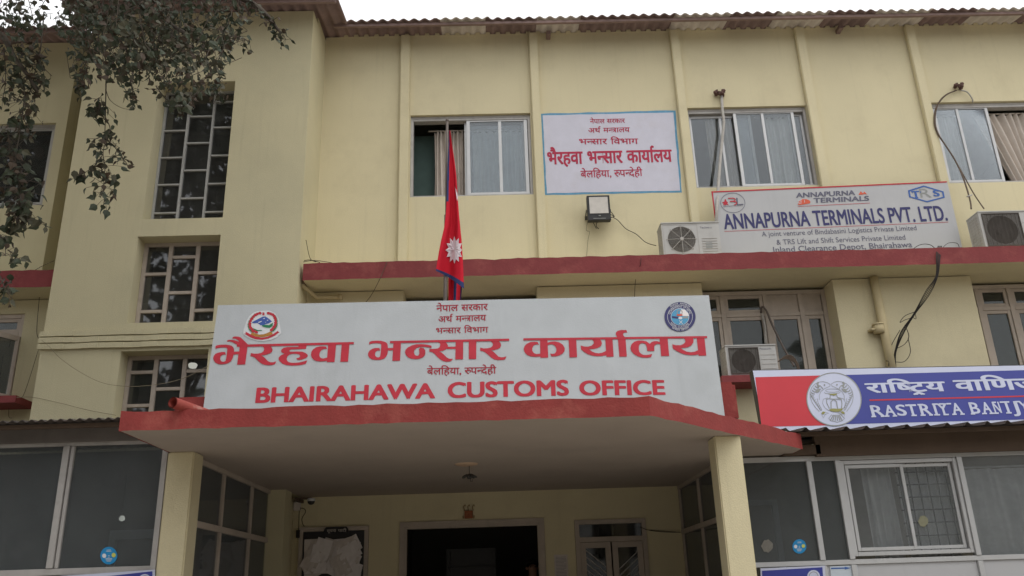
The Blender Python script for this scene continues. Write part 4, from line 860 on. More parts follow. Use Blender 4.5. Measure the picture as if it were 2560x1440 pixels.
cable('power_cable', 'thin wire hanging loose in a long curve across the stair tower', 'cable', [(pl([(104, 850), (125, 868), (150, 895), (200, 930), (260, 958), (330, 966), (400, 960), (460, 945), (520, 915)], -1.02), .0035)], CABLT)
cable('power_cable', 'thin wire running low across the stair tower above the left roof', 'cable', [(pl([(40, 994), (80, 993), (140, 1005), (220, 1025), (290, 1038)], [-.8, -.98, -1.0, -1.0, -1.0]), .004)], CABLT)
cable('power_cable', 'thin dark wire hanging down the wall beside the stair tower at far left', 'cable', [(pl([(88, 675), (108, 664), (135, 652)], [-.85, -.6, -.98]), .004), (pl([(104, 690), (97, 760), (92, 830), (100, 850)], -.45), .004), (pl([(98, 868), (60, 985), (40, 1000)], -.5), .003), (pl([(24, 1000), (22, 1040), (30, 1045)], -.5), .003)], CABLE)
cable('power_cable', 'loose wire lying over the left end of the long red ledge', 'cable', [(pl([(760, 652), (775, 650), (800, 656)], -.8), .005), (pl([(758, 655), (785, 651), (812, 654), (830, 657)], -.8), .004), (pl([(765, 600), (775, 645), (790, 655)], [-.97, -.6, -.7]), .004)], CABLE)
cable('power_cable', 'thin wire crossing the red ledge and hanging below it left of the flag', 'cable', [(pl([(968, 655), (955, 685), (950, 697), (930, 735), (915, 755)], [-.9, -.9, -.9, -.5, -.42]), .004)], CABLB)
cable('power_cable', 'thin wire hanging below the red ledge near its middle', 'cable', [(pl([(1603, 645), (1600, 665), (1590, 690), (1586, 745)], [-.9, -.9, -.6, -.42]), .004)], CABLE)
cable('power_cable', 'thin wire slung across the porch wall beside the right entrance door', 'cable', [(pl([(1600, 1316), (1620, 1325), (1660, 1330), (1702, 1331)], -.03), .004), (pl([(1598, 1315), (1615, 1324), (1640, 1326), (1690, 1330)], -.03), .003)], CABLE)
def foamplug(c, s, label):
    g = MB(); rnd = random.Random(3)
    for k in range(14):
        p = Vector((c.x+rnd.uniform(-1, 1)*s, c.y-.02+rnd.uniform(-.5, .3)*s, c.z+rnd.uniform(-.5, .5)*s)); r = s*rnd.uniform(.25, .5)
        vs = []
        for a in range(6):
            for e in range(3): vs.append(p+Vector((math.cos(a*1.047)*math.sin((e+1)*.785), math.sin(a*1.047)*math.sin((e+1)*.785), math.cos((e+1)*.785)))*r*rnd.uniform(.7, 1.3))
        g.add(vs, [(a*3+e, a*3+e+1, ((a+1) % 6)*3+e+1, ((a+1) % 6)*3+e) for a in range(6) for e in range(2)]+[tuple(a*3 for a in range(6)), tuple(a*3+2 for a in range(5, -1, -1))])
    return g
hs1 = thing('conduit_hose', 'pale wrapped hose running from a foam plug down past the middle right window', 'hose', at(1797, 232, -.03), 'hoses of the cooling units')
g = foamplug(at(1797, 234, -.03), .085, ''); g.build('foam_plug', FOAM, hs1)
g = MB(); pts = pl([(1804, 240), (1806, 275), (1810, 305), (1806, 345), (1801, 395), (1797, 450), (1793, 510), (1790, 560)], [-.03, -.07, -.09, -.1, -.12, -.2, -.35, -.5]); g.tube(pts, .024, 8); g.build('hose', HOSE, hs1, smooth=True)
hs2 = thing('conduit_hose', 'thin brown hoses looping from a foam plug above the window at the right edge', 'hose', at(2394, 215, -.03), 'hoses of the cooling units')
g = foamplug(at(2394, 216, -.03), .075, ''); g.build('foam_plug', FOAM, hs2)
def spl(pts, n=6):
    pts = [Vector(p) for p in pts]; out = []
    for i in range(len(pts)-1):
        p0, p1, p2, p3 = pts[max(i-1, 0)], pts[i], pts[i+1], pts[min(i+2, len(pts)-1)]
        out += [.5*((2*p1)+(p2-p0)*(k/n)+(2*p0-5*p1+4*p2-p3)*(k/n)**2+(3*p1-p0-3*p2+p3)*(k/n)**3) for k in range(n)]
    return out+[pts[-1]]
g = MB(); g.tube(spl(pl([(2390, 226), (2362, 240), (2340, 270), (2336, 305), (2345, 335), (2365, 365), (2390, 405), (2410, 450), (2425, 500), (2428, 522)], [-.04, -.07, -.09, -.1, -.1, -.12, -.2, -.35, -.5, -.6])), .012, 8)
g.tube(spl(pl([(2392, 226), (2366, 236), (2346, 258), (2338, 300), (2348, 338), (2392, 408), (2432, 480), (2460, 522)], [-.04, -.07, -.09, -.1, -.1, -.2, -.4, -.6])), .009, 8)
g.build('hose', CABLB, hs2, smooth=True); g = MB(); g.tube(spl(pl([(2402, 226), (2418, 230), (2430, 246), (2432, 256)], [-.04, -.06, -.04, .0])), .012, 8); g.tube(pl([(2417, 492), (2430, 487)], -.48), .012, 6); g.build('hose', HOSE, hs2, smooth=True)
hs3 = thing('conduit_hose', 'grey hose hanging from the timber window down beside the beige cooling unit', 'hose', at(1905, 770, -.1), 'hoses of the cooling units')
g = MB(); g.tube(spl(pl([(1903, 782), (1905, 768), (1915, 775), (1932, 815), (1955, 862), (1975, 898), (1985, 915)], [-.05, -.1, -.12, -.15, -.2, -.3, -.4])), .016, 8); g.build('hose', POLE, hs3, smooth=True)
g = MB(); g.tube(spl(pl([(1904, 785), (1912, 815), (1914, 860)], -.06)), .02, 8); g.build('wrap', HOSE, hs3, smooth=True)
dp = thing('drain_pipe', 'cream painted drain pipe with a collar on the wall above the bank sign', 'pipe', (5.55, -.45, 4))
g = MB(); g.tube([(5.545, -.46, 5.79), (5.56, -.46, 4.0)], .062, 14); g.build('pipe', PIPE, dp, smooth=True)
g = MB(); c = at(2197, 822, -.46); g.tube([(c.x, -.46, c.z+.05), (c.x, -.46, c.z-.07)], .078, 14); g.tube([(c.x, -.46, c.z+.075), (c.x, -.46, c.z+.05)], .085, 14); g.box(c.x-.13, c.x-.07, -.5, -.38, c.z-.03, c.z); g.build('collar', PIPE, dp, smooth=True)
dp = thing('drain_pipe', 'short cream pipe elbow tucked under the left end of the long red ledge', 'pipe', (-2.4, -.5, 5.6))
g = MB(); g.tube([(-2.70, -.75, 5.78), (-2.55, -.46, 5.70), (-2.25, -.46, 5.70), (-2.2, -.46, 5.70)], .03, 10); g.build('pipe', PIPE, dp, smooth=True); g = MB(); g.tube([(-2.24, -.46, 5.70), (-2.19, -.46, 5.70)], .04, 10); g.build('collar', PIPE, dp, smooth=True)
sp_a = at(432, 1006, -5.22); sp_b = at(500, 1030, -4.9)
dp = thing('drain_spout', 'stubby red and white drain spout poking over the left corner of the entrance canopy', 'pipe', sp_b)
g = MB(); dv = (sp_a-sp_b).normalized(); L_ = [sp_b-dv*.15, sp_b, sp_a]; g.tube(L_, .045, 16, caps=False); g.tube([sp_a, sp_a-dv*.25], .037, 16, caps=False)
o = g.build('pipe', REDPIPE, dp, smooth=True)
g = MB(); g.tube([sp_a-dv*.24, sp_a-dv*.26], .037, 16); g.build('bore_shade', BLACK, dp)  # black plug, puts the shade inside the pipe into colour

# ================================================================== PORCH FITTINGS
c = at(1166, 1161, -2.7)
t = thing('ceiling_light', 'round plaster ceiling rose with dangling dark lamp holder under the canopy', 'ceiling light', (c.x, -2.7, CZ0))
g = MB(); g.lathe((c.x, -2.7, CZ0), [(0, -.022), (.05, -.022), (.09, -.016), (.118, -.010), (.128, 0)], 28); g.build('ceiling_rose', M('rose_plaster', (.52, .37, .26), .8, .06, 6), t, smooth=True)
g = MB(); z = CZ0-.14; cx = c.x+.03; g.tube([(cx, -2.7, CZ0-.02), (cx, -2.7, z+.03)], .004, 6)
for k in range(7):
    a = k*.9; g.tube([(cx, -2.7, z+.01), (cx+.03*math.cos(a), -2.7+.03*math.sin(a), z+.02), (cx+.07*math.cos(a), -2.7+.07*math.sin(a), z+.0), (cx+.085*math.cos(a), -2.7+.085*math.sin(a), z-.006)], [.012, .014, .012, .004], 6)
g.lathe((cx, -2.7, z), [(0, .035), (.025, .03), (.03, .0), (.02, -.02), (0, -.02)], 12); g.tube([(cx+.01, -2.7, z-.01), (cx+.015, -2.7, z-.05), (cx+.03, -2.7, z-.05), (cx+.03, -2.7, z-.02)], .004, 5); g.build('lamp_holder', DARK, t, smooth=True)
t = thing('security_camera', 'small white dome camera on a bracket in the porch corner', 'camera', at(745, 1255, -.05))
a = at(738, 1247, -.30); b = at(775, 1248, -.30)
g = MB(); g.box(a.x, b.x+.02, -.33, -.27, a.z-.012, a.z+.012); g.box(a.x, a.x+.05, -.30, -.002, a.z-.03, a.z+.01); g.build('bracket', BROWN, t)
c = at(778, 1252, -.30); g = MB(); g.lathe((c.x, -.30, c.z), [(0, .035), (.05, .032), (.056, .0), (.052, -.006)], 20); g.build('housing', WHITE, t, smooth=True); g = MB(); g.lathe((c.x, -.30, c.z), [(.05, -.006), (.044, -.03), (.026, -.048), (0, -.054)], 20); g.build('dome', BLACK, t, smooth=True)
a = at(743, 1263, -.06); g = MB(); g.box(a.x-.05, a.x+.04, -.07, -.002, a.z-.07, a.z+.05); g.build('junction_box', PAPER2, t, bevel=.006)
g = MB(); g.tube(spl(pl([(748, 1270), (760, 1272), (764, 1280), (755, 1296), (757, 1310), (761, 1316)], -.05)), .005, 5); g.tube(pl([(748, 1275), (747, 1325)], -.05), .005, 5); p_ = at(745, 1335, -.06); g.box(p_.x-.025, p_.x+.025, -.07, -.01, p_.z-.05, p_.z+.05); g.build('wires', CABLE, t)
# notice board
t = thing('notice_board', 'dark framed notice board crowded with pinned papers on the porch wall', 'notice board', (-2.25, -.1, 2.0))
x0, x1, z1 = -2.72, -1.785, 2.54
g = MB(); frame_rect(g, x0, x1, .9, z1, -.06, -.002, .055); g.build('timber_surround', WOOD, t)
g = MB(); g.box(x0+.06, x1-.06, -.05, -.004, .95, z1-.06); g.build('backboard', BLACK, t)
a = at(813, 1318, -.075); b = at(868, 1332, -.075); g = MB(); g.slab([(a.x-.02, -.075, b.z), (b.x+.02, -.075, b.z), (b.x+.012, -.075, a.z-.03), (b.x-.015, -.075, a.z), (a.x+.015, -.075, a.z), (a.x-.012, -.075, a.z-.03)], (0, .03, 0)); hd = g.build('header_plate', BLACK, t)
g = MB(); SN = (-.078, 0, 0); place(g, deva(['स', 'ू', 'च', 'न', 'ा'], .01), HEAD, SN, (817, 1331), (840, 1330), (817, 1324.5), .001); place(g, deva(['प', 'ा', 'ट', 'ी'], .01), HEAD, SN, (845, 1330), (866, 1329.3), (845, 1323.7), .001); g.build('lettering', PAPER2, t)
rnd = random.Random(11)
for k in range(27):
    px_ = 762+rnd.uniform(0, 150); py_ = 1352+rnd.uniform(0, 95); c = at(px_, py_+8, -.056-.0013*k); w_, h_ = rnd.choice(((.21, .29), (.29, .21), (.16, .23))); an = rnd.uniform(-.5, .5) if k > 6 else rnd.uniform(-.08, .08)
    c.x = max(x0+.06+w_*.6, min(x1-.10-w_*.5, c.x)); c.z = min(c.z, 2.385-h_*.5)
    g = MB(); n = 5; vs = []
    for j in range(n+1):
        for i in range(n+1):
            u, v = (i/n-.5)*w_, (j/n-.5)*h_; vs.append((c.x+u*math.cos(an)-v*math.sin(an), c.y-.009*abs(math.sin(u*24+k+v*9))-.012*(j == 0 and i in (0, n))-.007*abs(math.sin(v*17+k-u*6)), c.z+u*math.sin(an)+v*math.cos(an)))
    g.add(vs, [(j*(n+1)+i, j*(n+1)+i+1, (j+1)*(n+1)+i+1, (j+1)*(n+1)+i) for j in range(n) for i in range(n)])
    o = g.build('paper_notice', PAPER if k % 3 else PAPER2, None, origin=(c.x, c.y, c.z)); tag(o, 'crumpled white paper notice overlapping others on the dark notice board', 'paper', 'papers on the notice board')
a = at(1385, 1387, -.012); b = at(1421, 1439, -.012); g = MB(); g.box(a.x, b.x, -.012, -.003, b.z-.1, a.z); o = g.build('paper_notice', PAPER2, None, origin=(a.x, -.01, b.z)); tag(o, 'single printed sheet stuck to the wall between the two entrance doors', 'paper')
g = MB()
for k in range(16):
    zz = a.z-.03-k*.018; g.box(a.x+.02, b.x-.02-(.03 if k % 5 == 4 else 0), -.0135, -.0121, zz-.004, zz)
g2 = g.build('print_lines', GREYT, o)
g2.location = (0, 0, 0)
t = thing('door_charm', 'small red and gold charm plaque hung above the main doorway', 'ornament', at(1172, 1295, -.02))
a = at(1161, 1277, -.02); b = at(1182, 1296, -.02); g = MB(); g.box(a.x, b.x, -.03, -.002, b.z, a.z); g.build('plaque', M('charm_red', (.30, .10, .04), .6, .25, 30), t, bevel=.004)
g = MB()
for px_ in (1161, 1171, 1183):
    p_ = at(px_, 1267, -.02); g.tube([(p_.x, -.02, a.z), (p_.x-.01, -.02, p_.z), (p_.x+.012, -.02, p_.z+.03), (p_.x+.018, -.02, p_.z+.005)], .006, 6)
for s_ in (0, 1): g.tube([((a.x, b.x)[s_]+(-.015, .015)[s_], -.02, b.z), ((a.x, b.x)[s_]+(-.02, .02)[s_], -.02, b.z+.04)], .007, 6)
g.build('gilt_curls', M('charm_gilt', (.30, .17, .06), .4, .2, 20, 0, 60, .5, .5), t)

# ================================================================== GLAZED ANNEXES
AL = thing('glazed_annex', 'left glazed lean to room with a dark corrugated roof', 'annex', (-5, -4, 0), 'glazed lean to rooms beside the entrance')
YL = -4.0
g = MB(); zt, zb = 3.075, 1.93
g.box(-7.5, -3.10, YL-.02, YL+.04, 3.03, 3.085); g.box(-7.5, -3.085, YL-.02, YL+.04, zb-.045, zb+.012)
g.box(-4.045, -3.985, YL-.03, YL+.05, 0, zb-.05); g.box(-4.045, -3.985, YL-.03, YL+.05, zb+.015, 3.028); g.box(-3.978, -3.945, YL-.015, YL+.04, zb+.015, 3.028); g.box(-3.125, -3.075, YL-.026, YL+.046, 0, 3.028)
g.build('frame', ALUD, AL, bevel=.003)
for a_, b_ in ((-7.4, -4.046), (-3.944, -3.126)):
    g = MB(); g.box(a_, b_, YL+.005, YL+.011, zb+.013, 3.029); g.build('pane', GL_ANX, AL)
g = MB(); g.box(-7.4, -3.13, YL, YL+.02, .02, zb-.05); g.build('lower_panel', ALUD, AL)
g = MB(); g.box(-7.5, -3.08, YL-.06, YL-.025, 3.062, 3.185); g.build('fascia_board', GREYB, AL)
g = MB(); corr(g, -7.6, -3.075, -4.42, -.96, .085, .022, lambda y: 3.178+.10*(y+4.42), sag=.006); o = g.build('roof_sheet', ROOFG, AL, smooth=True); md = o.modifiers.new('thick', 'SOLIDIFY'); md.thickness = .005; md.offset = -1
g = MB(); g.beam((-7.5, -4.3, 3.16), (-3.08, -4.3, 3.16), .05, .035); g.build('roof_batten', BROWN, AL)
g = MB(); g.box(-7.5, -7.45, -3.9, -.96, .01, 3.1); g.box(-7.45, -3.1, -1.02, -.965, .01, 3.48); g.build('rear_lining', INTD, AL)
g = MB(); p_ = at(275, 1326, -3.5); q_ = at(392, 1440, -3.5); g.box(p_.x, p_.x+.06, -3.5, -3.44, .02, p_.z); g.box(p_.x+.06, q_.x+.1, -3.5, -3.44, p_.z-.085, p_.z); g.build('inner_door_frame', WHITE, AL)
p_ = at(305, 1296, -1.6); t = thing('lamp', 'small lit bulb glowing behind the left glazed room', 'lamp', p_)
g = MB(); g.lathe(p_, [(0, -.035), (.03, -.02), (.035, .0), (.02, .03)], 14); g.build('bulb', LAMP, t, smooth=True); g = MB(); g.tube([p_+Vector((0, 0, .03)), p_+Vector((0, 0, .5))], .008, 6); g.build('cord', CABLE, t)
p_ = at(482, 912, -.1); t = thing('lamp', 'round lit ceiling lamp seen through the lowest stair tower window', 'lamp', p_)
g = MB(); g.lathe(p_, [(0, -.06), (.05, -.045), (.065, .0), (.05, .02)], 16); g.build('shade', LAMP, t, smooth=True); g = MB(); g.tube([p_+Vector((0, 0, .02)), p_+Vector((0, 0, .3))], .01, 6); g.build('cord', CABLE, t)

AR = thing('glazed_annex', 'right glazed lean to room with a sliding window and brown board under its roof edge', 'annex', (4.5, -2.65, 0), 'glazed lean to rooms beside the entrance')
YR = -2.65; zt, zb = 2.915, 1.835
g = MB(); g.box(2.52, 8.5, YR-.02, YR+.04, zt-.045, zt+.01); g.box(2.52, 8.5, YR-.02, YR+.04, zb-.05, zb+.0)
for x in (3.385, 3.70, 5.045, 6.4, 7.8): g.box(x-.028, x+.028, YR-.03, YR+.045, .01, zb-.052); g.box(x-.028, x+.028, YR-.03, YR+.045, zb+.002, zt-.047)
g.build('frame', ALU, AR, bevel=.003)
for a_, b_ in ((2.53, 3.357), (3.413, 3.672), (5.073, 6.372), (6.43, 7.77)):
    g = MB(); g.box(a_, b_, YR+.005, YR+.011, zb, zt-.045); g.build('pane', GL_CLR if a_ > 5 else GL_ANX, AR)
g = MB(); frame_rect(g, 3.73, 5.016, zb+.03, zt-.05, YR-.01, YR+.06, .042); sw = g.build('window', ALU, AR, bevel=.004)
sash(sw, 3.78, 4.42, zb+.08, zt-.10, YR-.004, .036, glass=GL_CLR); sash(sw, 4.38, 4.965, zb+.08, zt-.10, YR+.028, .036, glass=GL_CLR)
for a_, b_ in ((3.415, 3.67), (3.73, 5.015), (5.075, 6.37)):
    g = MB(); g.box(a_, b_, YR, YR+.02, 1.0, zb-.052); g.build('lower_panel', SIGNA, AR)
g = MB()
for k in range(6): x = 4.42+k*.105; g.tube([(x, YR+.14, zb+.05), (x, YR+.14, zt-.06)], .007, 6)
for k in range(8): z = zb+.09+k*.135; g.tube([(4.38, YR+.13, z), (5.0, YR+.13, z)], .007, 6)
g.build('window_grille', DARK, AR)
g = MB(); g.box(3.45, 8.5, YR-.12, YR-.06, zt-.01, 3.14); g.build('fascia_board', BROWN, AR)
g = MB(); corr(g, 3.02, 8.6, -3.17, -.40, .215, .035, lambda y: 3.125+.10*(y+3.17), trap=True, sag=.008); o = g.build('roof_sheet', ROOFG, AR); md = o.modifiers.new('thick', 'SOLIDIFY'); md.thickness = .005; md.offset = -1
g = MB(); g.beam((3.06, -3.02, 3.105), (8.5, -3.02, 3.105), .05, .04); g.beam((3.1, -2.62, 2.98), (3.5, -2.62, 2.98), .3, .1); g.build('roof_batten', BROWN, AR)
g = MB(); g.box(2.55, 8.5, -.45, -.40, .01, 3.2); g.box(8.45, 8.5, -2.5, -.45, .01, 3.2); g.build('rear_lining', INT, AR)
p_ = at(1885, 1250, -2.2); q_ = at(1968, 1440, -2.2); g = MB(); g.box(q_.x-.06, q_.x, -2.2, -2.14, .02, p_.z); g.box(p_.x-.2, q_.x-.06, -2.2, -2.14, p_.z-.06, p_.z); g.build('inner_door_frame', WHITE, AR)
o = curtain(4.03, 4.36, 1.2, 2.80, YR+.20, CURTW, 'white curtain hanging behind the sliding window of the right glazed room', 4, .02)
o = curtain(4.42, 4.98, 1.2, 2.82, YR+.21, CURTW, 'white curtain hanging behind the barred pane of the right glazed room', 5, .015)
o = curtain(5.14, 6.35, 1.2, 2.75, YR+.14, CURTW, 'wide pale curtain behind the last pane at the right edge', 7, .03)
def sticker(cx_, cy_, r, Y, label):
    S = (Y, 0, 0); t = thing('round_sticker', label, 'sticker', at(cx_, cy_, Y), 'blue round stickers on the glass')
    g = MB(); pdisc(g, (cx_, cy_), r*.96, r, S, .001, 0, 32); g.build('disc', STB, t)
    g = MB(); pdisc(g, (cx_-r*.52, cy_+r*.02), r*.24, r*.26, S, .003, 0, 16); pdisc(g, (cx_+r*.55, cy_-r*.06), r*.24, r*.26, S, .003, 1, 16)
    for k, (yy, ww) in enumerate(((-.62, .5), (-.48, .6), (.0, .2), (.18, .2), (.36, .75), (.50, .7), (.64, .5))): pstroke(g, [(cx_-ww*r*.5, cy_+yy*r), (cx_+ww*r*.5, cy_+yy*r-.4)], r*.055, S, .003, 0)
    g.build('print', [WHITE, M('sticker_yellow', (.55, .55, .12), .6)], t)
sticker(272, 1389, 22, YL-.0, 'blue round sticker on the dark glass of the left glazed room')
sticker(1998.5, 1366, 18, YR-.0, 'blue round sticker on the dark glass of the right glazed room')
g = MB(); S = (YR, 0, 0); g.poly([P(1918+14*math.cos(k*.35)*(1+.12*math.sin(k*2.3)), 1365+16*math.sin(k*.35)*(1+.1*math.cos(k*3.1)), S, .002) for k in range(18)]); o = g.build('glue_patch', M('old_glue', (.19, .18, .16), .9, .15, 40), None, origin=at(1918, 1365, YR)); tag(o, 'pale scraped sticker residue on the glass beside the blue sticker', 'sticker residue')
g = MB(); g.poly([P(2308+12*math.cos(k*.35)*(1+.12*math.sin(k*2.3)), 1303+14*math.sin(k*.35)*(1+.1*math.cos(k*3.1)), (YR+.03, 0, 0), .004) for k in range(18)]); o = g.build('glue_patch', M('yellow_tape', (.24, .235, .16), .9, .15, 40), None, origin=at(2308, 1303, YR)); tag(o, 'yellowish patch stuck on the barred window pane', 'sticker residue')
# banners that rise into the bottom of the frame
def banner(name, c4, Y, label, circ):
    t = thing(name, label, 'banner', at(*c4[3], Y))
    g = MB(); g.slab([at(*q, Y) for q in c4][::-1], (0, .01, 0)); g.build('sheet', BANKW, t)
    S = (Y, 0, 0); (ax, ay), (bx, by), (cx_, cy_), (dx, dy) = c4
    g = MB(); g.poly([P(ax+60 if circ == 'left' else ax+4, ay+6 if circ != 'left' else ay+7, S, .002), P(bx-6, by+4, S, .002), P(cx_-6, cy_-4, S, .002), P(dx+4, dy-4, S, .002)][::-1]); g.build('blue_print', BANKB, t)
    g = MB(); cc = (bx-28, by+27) if circ != 'left' else (bx-25, by+27); pdisc(g, cc, 16, 16, S, .004, 0, 24); pring(g, cc, 12, 12, 1.5, S, .005, 1, 24); g.build('round_emblem', [BANKW, BANKG], t)
banner('cloth_banner', [(150, 1440), (387, 1424), (387, 1560), (150, 1576)], YL-.05, 'blue and white banner tied below the left glazed room window', 'left')
banner('cloth_banner', [(1901, 1421), (2062, 1414), (2072, 1550), (1908, 1560)], YR-.05, 'blue banner with round emblem below the right glazed room window', 'right')
t = thing('direction_sign', 'small pale panel with a blue arrow below the right glazed room window', 'sign', at(2105, 1440, YR-.01))
g = MB(); g.poly([at(x, y, YR-.012) for x, y in ((2075, 1416), (2143, 1413), (2152, 1500), (2082, 1504))][::-1]); g.build('panel', M('pale_blue_panel', (.50, .56, .62), .6), t)
g = MB(); S = (YR-.014, 0, 0); pstroke(g, [(2078, 1421), (2115, 1420)], 3.2, S, .001); g.poly([P(x, y, S, .0015) for x, y in ((2112, 1416.5), (2127, 1420), (2112, 1424))]); g.build('arrow', BLUET, t)

# ================================================================== PERSON IN THE DOORWAY
hd_ = at(1331, 1398, .45); FZ = .36; HT = hd_.z-FZ; k_ = HT/1.72; px0 = hd_.x; py0 = .45
def jp(x, y, z): return (px0+x*k_, py0+y*k_, FZ+z*k_)
J = {'pel': (0, 0, .95), 'sp': (0, .01, 1.15), 'ch': (0, .0, 1.32), 'nk': (0, -.005, 1.48), 'hb': (0, -.02, 1.56), 'ht': (0, -.015, 1.66),
     'sl': (-.17, 0, 1.41), 'el': (-.23, .03, 1.13), 'wl': (-.24, -.06, .89), 'hl': (-.24, -.10, .80), 'sr': (.17, 0, 1.41), 'er': (.23, .03, 1.13), 'wr': (.24, -.06, .89), 'hr': (.24, -.10, .80),
     'tl': (-.09, 0, .90), 'kl': (-.10, -.02, .50), 'al': (-.10, .02, .09), 'fl': (-.11, -.14, .04), 'tr': (.09, 0, .90), 'kr': (.10, -.02, .50), 'ar': (.10, .02, .09), 'fr': (.11, -.14, .04)}
RAD = {'pel': .14, 'sp': .125, 'ch': .145, 'nk': .058, 'hb': .075, 'ht': .078, 'sl': .06, 'el': .043, 'wl': .03, 'hl': .035, 'sr': .06, 'er': .043, 'wr': .03, 'hr': .035, 'tl': .085, 'kl': .06, 'al': .042, 'fl': .035, 'tr': .085, 'kr': .06, 'ar': .042, 'fr': .035}
BONES = [('pel', 'sp'), ('sp', 'ch'), ('ch', 'nk'), ('nk', 'hb'), ('hb', 'ht'), ('ch', 'sl'), ('sl', 'el'), ('el', 'wl'), ('wl', 'hl'), ('ch', 'sr'), ('sr', 'er'), ('er', 'wr'), ('wr', 'hr'), ('pel', 'tl'), ('tl', 'kl'), ('kl', 'al'), ('al', 'fl'), ('pel', 'tr'), ('tr', 'kr'), ('kr', 'ar'), ('ar', 'fr')]
for s_, nm in ((-1, 'l'), (1, 'r')):
    for q in range(4):
        a = f'f{nm}{q}a'; b = f'f{nm}{q}b'; J[a] = (s_*(.235+.0)+s_*.004, -.135+.022*q-.02, .745-.004*abs(q-1.5)); J[b] = (s_*.232, -.15+.022*q, .70+.006*abs(q-1.5)); RAD[a] = .0095; RAD[b] = .008; BONES += [('h'+nm, a), (a, b)]
    a = f't{nm}a'; J[a] = (s_*.215, -.15, .79); RAD[a] = .011; b = f't{nm}b'; J[b] = (s_*.212, -.165, .755); RAD[b] = .009; BONES += [('h'+nm, a), (a, b)]
def skinned(name, keys, grow, mat, parent):
    ids = {k: i for i, k in enumerate(keys)}; me = bpy.data.meshes.new(name); o0 = parent.location if parent is not None else Vector((px0, py0, FZ))
    me.from_pydata([tuple(Vector(jp(*J[k]))-o0) for k in keys], [(ids[a], ids[b]) for a, b in BONES if a in ids and b in ids], []); me.materials.append(mat)
    ob = bpy.data.objects.new(name, me); COL.objects.link(ob)
    if parent is not None: ob.parent = parent
    else: ob.location = o0
    sk = ob.modifiers.new('skin', 'SKIN'); me.skin_vertices[0].data[0].use_root = True
    for k, i in ids.items(): r_ = RAD[k]*k_+grow; me.skin_vertices[0].data[i].radius = (r_, r_)
    ob.modifiers.new('sub', 'SUBSURF').levels = 2; ob.modifiers['sub'].render_levels = 2
    bpy.context.view_layer.update(); ev = bpy.data.meshes.new_from_object(ob.evaluated_get(bpy.context.evaluated_depsgraph_get())); ob.modifiers.clear(); ob.data = ev
    for p in ev.polygons: p.use_smooth = True
    if not ev.materials: ev.materials.append(mat)
    return ob
PR = skinned('person', list(J.keys()), 0, SKIN, None); tag(PR, 'dark haired person standing inside the main doorway with only the head showing', 'person')
# shape the face: a nose ridge, brow and chin pushed out of the head surface
hc = Vector(jp(0, -.02, 1.60))-Vector((px0, py0, FZ))
for v in PR.data.vertices:
    d = v.co-hc
    if d.length < .16*k_:
        if d.y < -.04*k_ and abs(d.x) < .018 and -.035 < d.z < .02: v.co.y -= .018*(1-abs(d.x)/.018)
        if d.y < -.04*k_ and .02 < d.z < .035: v.co.y -= .004
        v.co.x = hc.x+d.x*.92
skinned('shirt', ['pel', 'sp', 'ch', 'sl', 'el', 'sr', 'er', 'tl', 'tr'][:7], .012, SHIRT, PR)
skinned('trousers', ['pel', 'tl', 'kl', 'al', 'tr', 'kr', 'ar'], .012, TROUS, PR)
g = MB(); n = 20; m = 8; c = Vector(jp(0, -.005, 1.625)); vs = []
for j in range(m+1):
    e = j/m*1.75
    for i in range(n):
        a = 2*math.pi*i/n; front = math.sin(a) < -.3; ee = min(e, 1.15) if front else e
        r_ = (.100 if not front else .096)*k_*(1+.03*math.sin(i*5+j*3)); vs.append(c+Vector((math.cos(a)*math.sin(ee)*r_*.92, math.sin(a)*math.sin(ee)*r_*1.08, math.cos(ee)*r_)))
g.add(vs, [(j*n+i, j*n+(i+1) % n, (j+1)*n+(i+1) % n, (j+1)*n+i) for j in range(m) for i in range(n)]); g.build('hair', HAIR, PR, smooth=True)
g = MB()
for s_ in (-1, 1):
    e_ = Vector(jp(.033*s_, -.102, 1.615)); g.lathe((e_.x, e_.y, e_.z), [(0, -.008), (.009, -.005), (.012, 0), (.009, .005)], 10, 0, 'y')
    e_ = Vector(jp(.082*s_, -.01, 1.60)); g.lathe((e_.x, e_.y, e_.z), [(0, -.012), (.014, -.006), (.022, .004), (.012, .012)], 10, 1, 'y')
g.build('eyes_and_ears', [BLACK, SKIN], PR, smooth=True)

# ================================================================== TREE
def leafmesh(g, p, size, rnd, droop=.75, mi=None):
    d = Vector((rnd.uniform(-1, 1), rnd.uniform(-1, 1), rnd.uniform(-1.3, .35)*droop-.25)).normalized()
    s_ = d.cross(Vector((rnd.uniform(-1, 1), rnd.uniform(-1, 1), rnd.uniform(-.3, .3)))); s_.normalize(); n_ = d.cross(s_)
    w_ = size*.44; c_ = n_*size*.10
    vs = [p, p+d*size*.18+s_*w_*.75+c_, p+d*size*.5+s_*w_*.95+c_, p+d*size*.8+s_*w_*.42+c_*.5, p+d*size*1.18-c_*1.5, p+d*size*.8-s_*w_*.42+c_*.5, p+d*size*.5-s_*w_*.95+c_, p+d*size*.18-s_*w_*.75+c_, p+d*size*.5]
    g.add(vs, [(0, 1, 2, 8), (8, 2, 3, 4), (8, 4, 5, 6), (0, 8, 6, 7)], mi if mi is not None else rnd.choices((0, 1, 2), (.52, .30, .18))[0])
rnd = random.Random(21)
TR = thing('tree', 'leafy tree with branches hanging into the top left of the view', 'tree', (-7.2, -8.2, 0))
g = MB(); g.tube([(-7.2, -8.2, 0), (-7.15, -8.2, .4), (-7.05, -8.1, 2), (-7.0, -8.1, 4), (-6.8, -8, 6), (-6.6, -8.2, 8.5), (-6.5, -8.4, 11)], [.42, .33, .28, .26, .23, .16, .07], 14); g.build('trunk', BARK, TR, smooth=True)
g = MB()
top = lambda x, y, Y: at(x, y, Y)
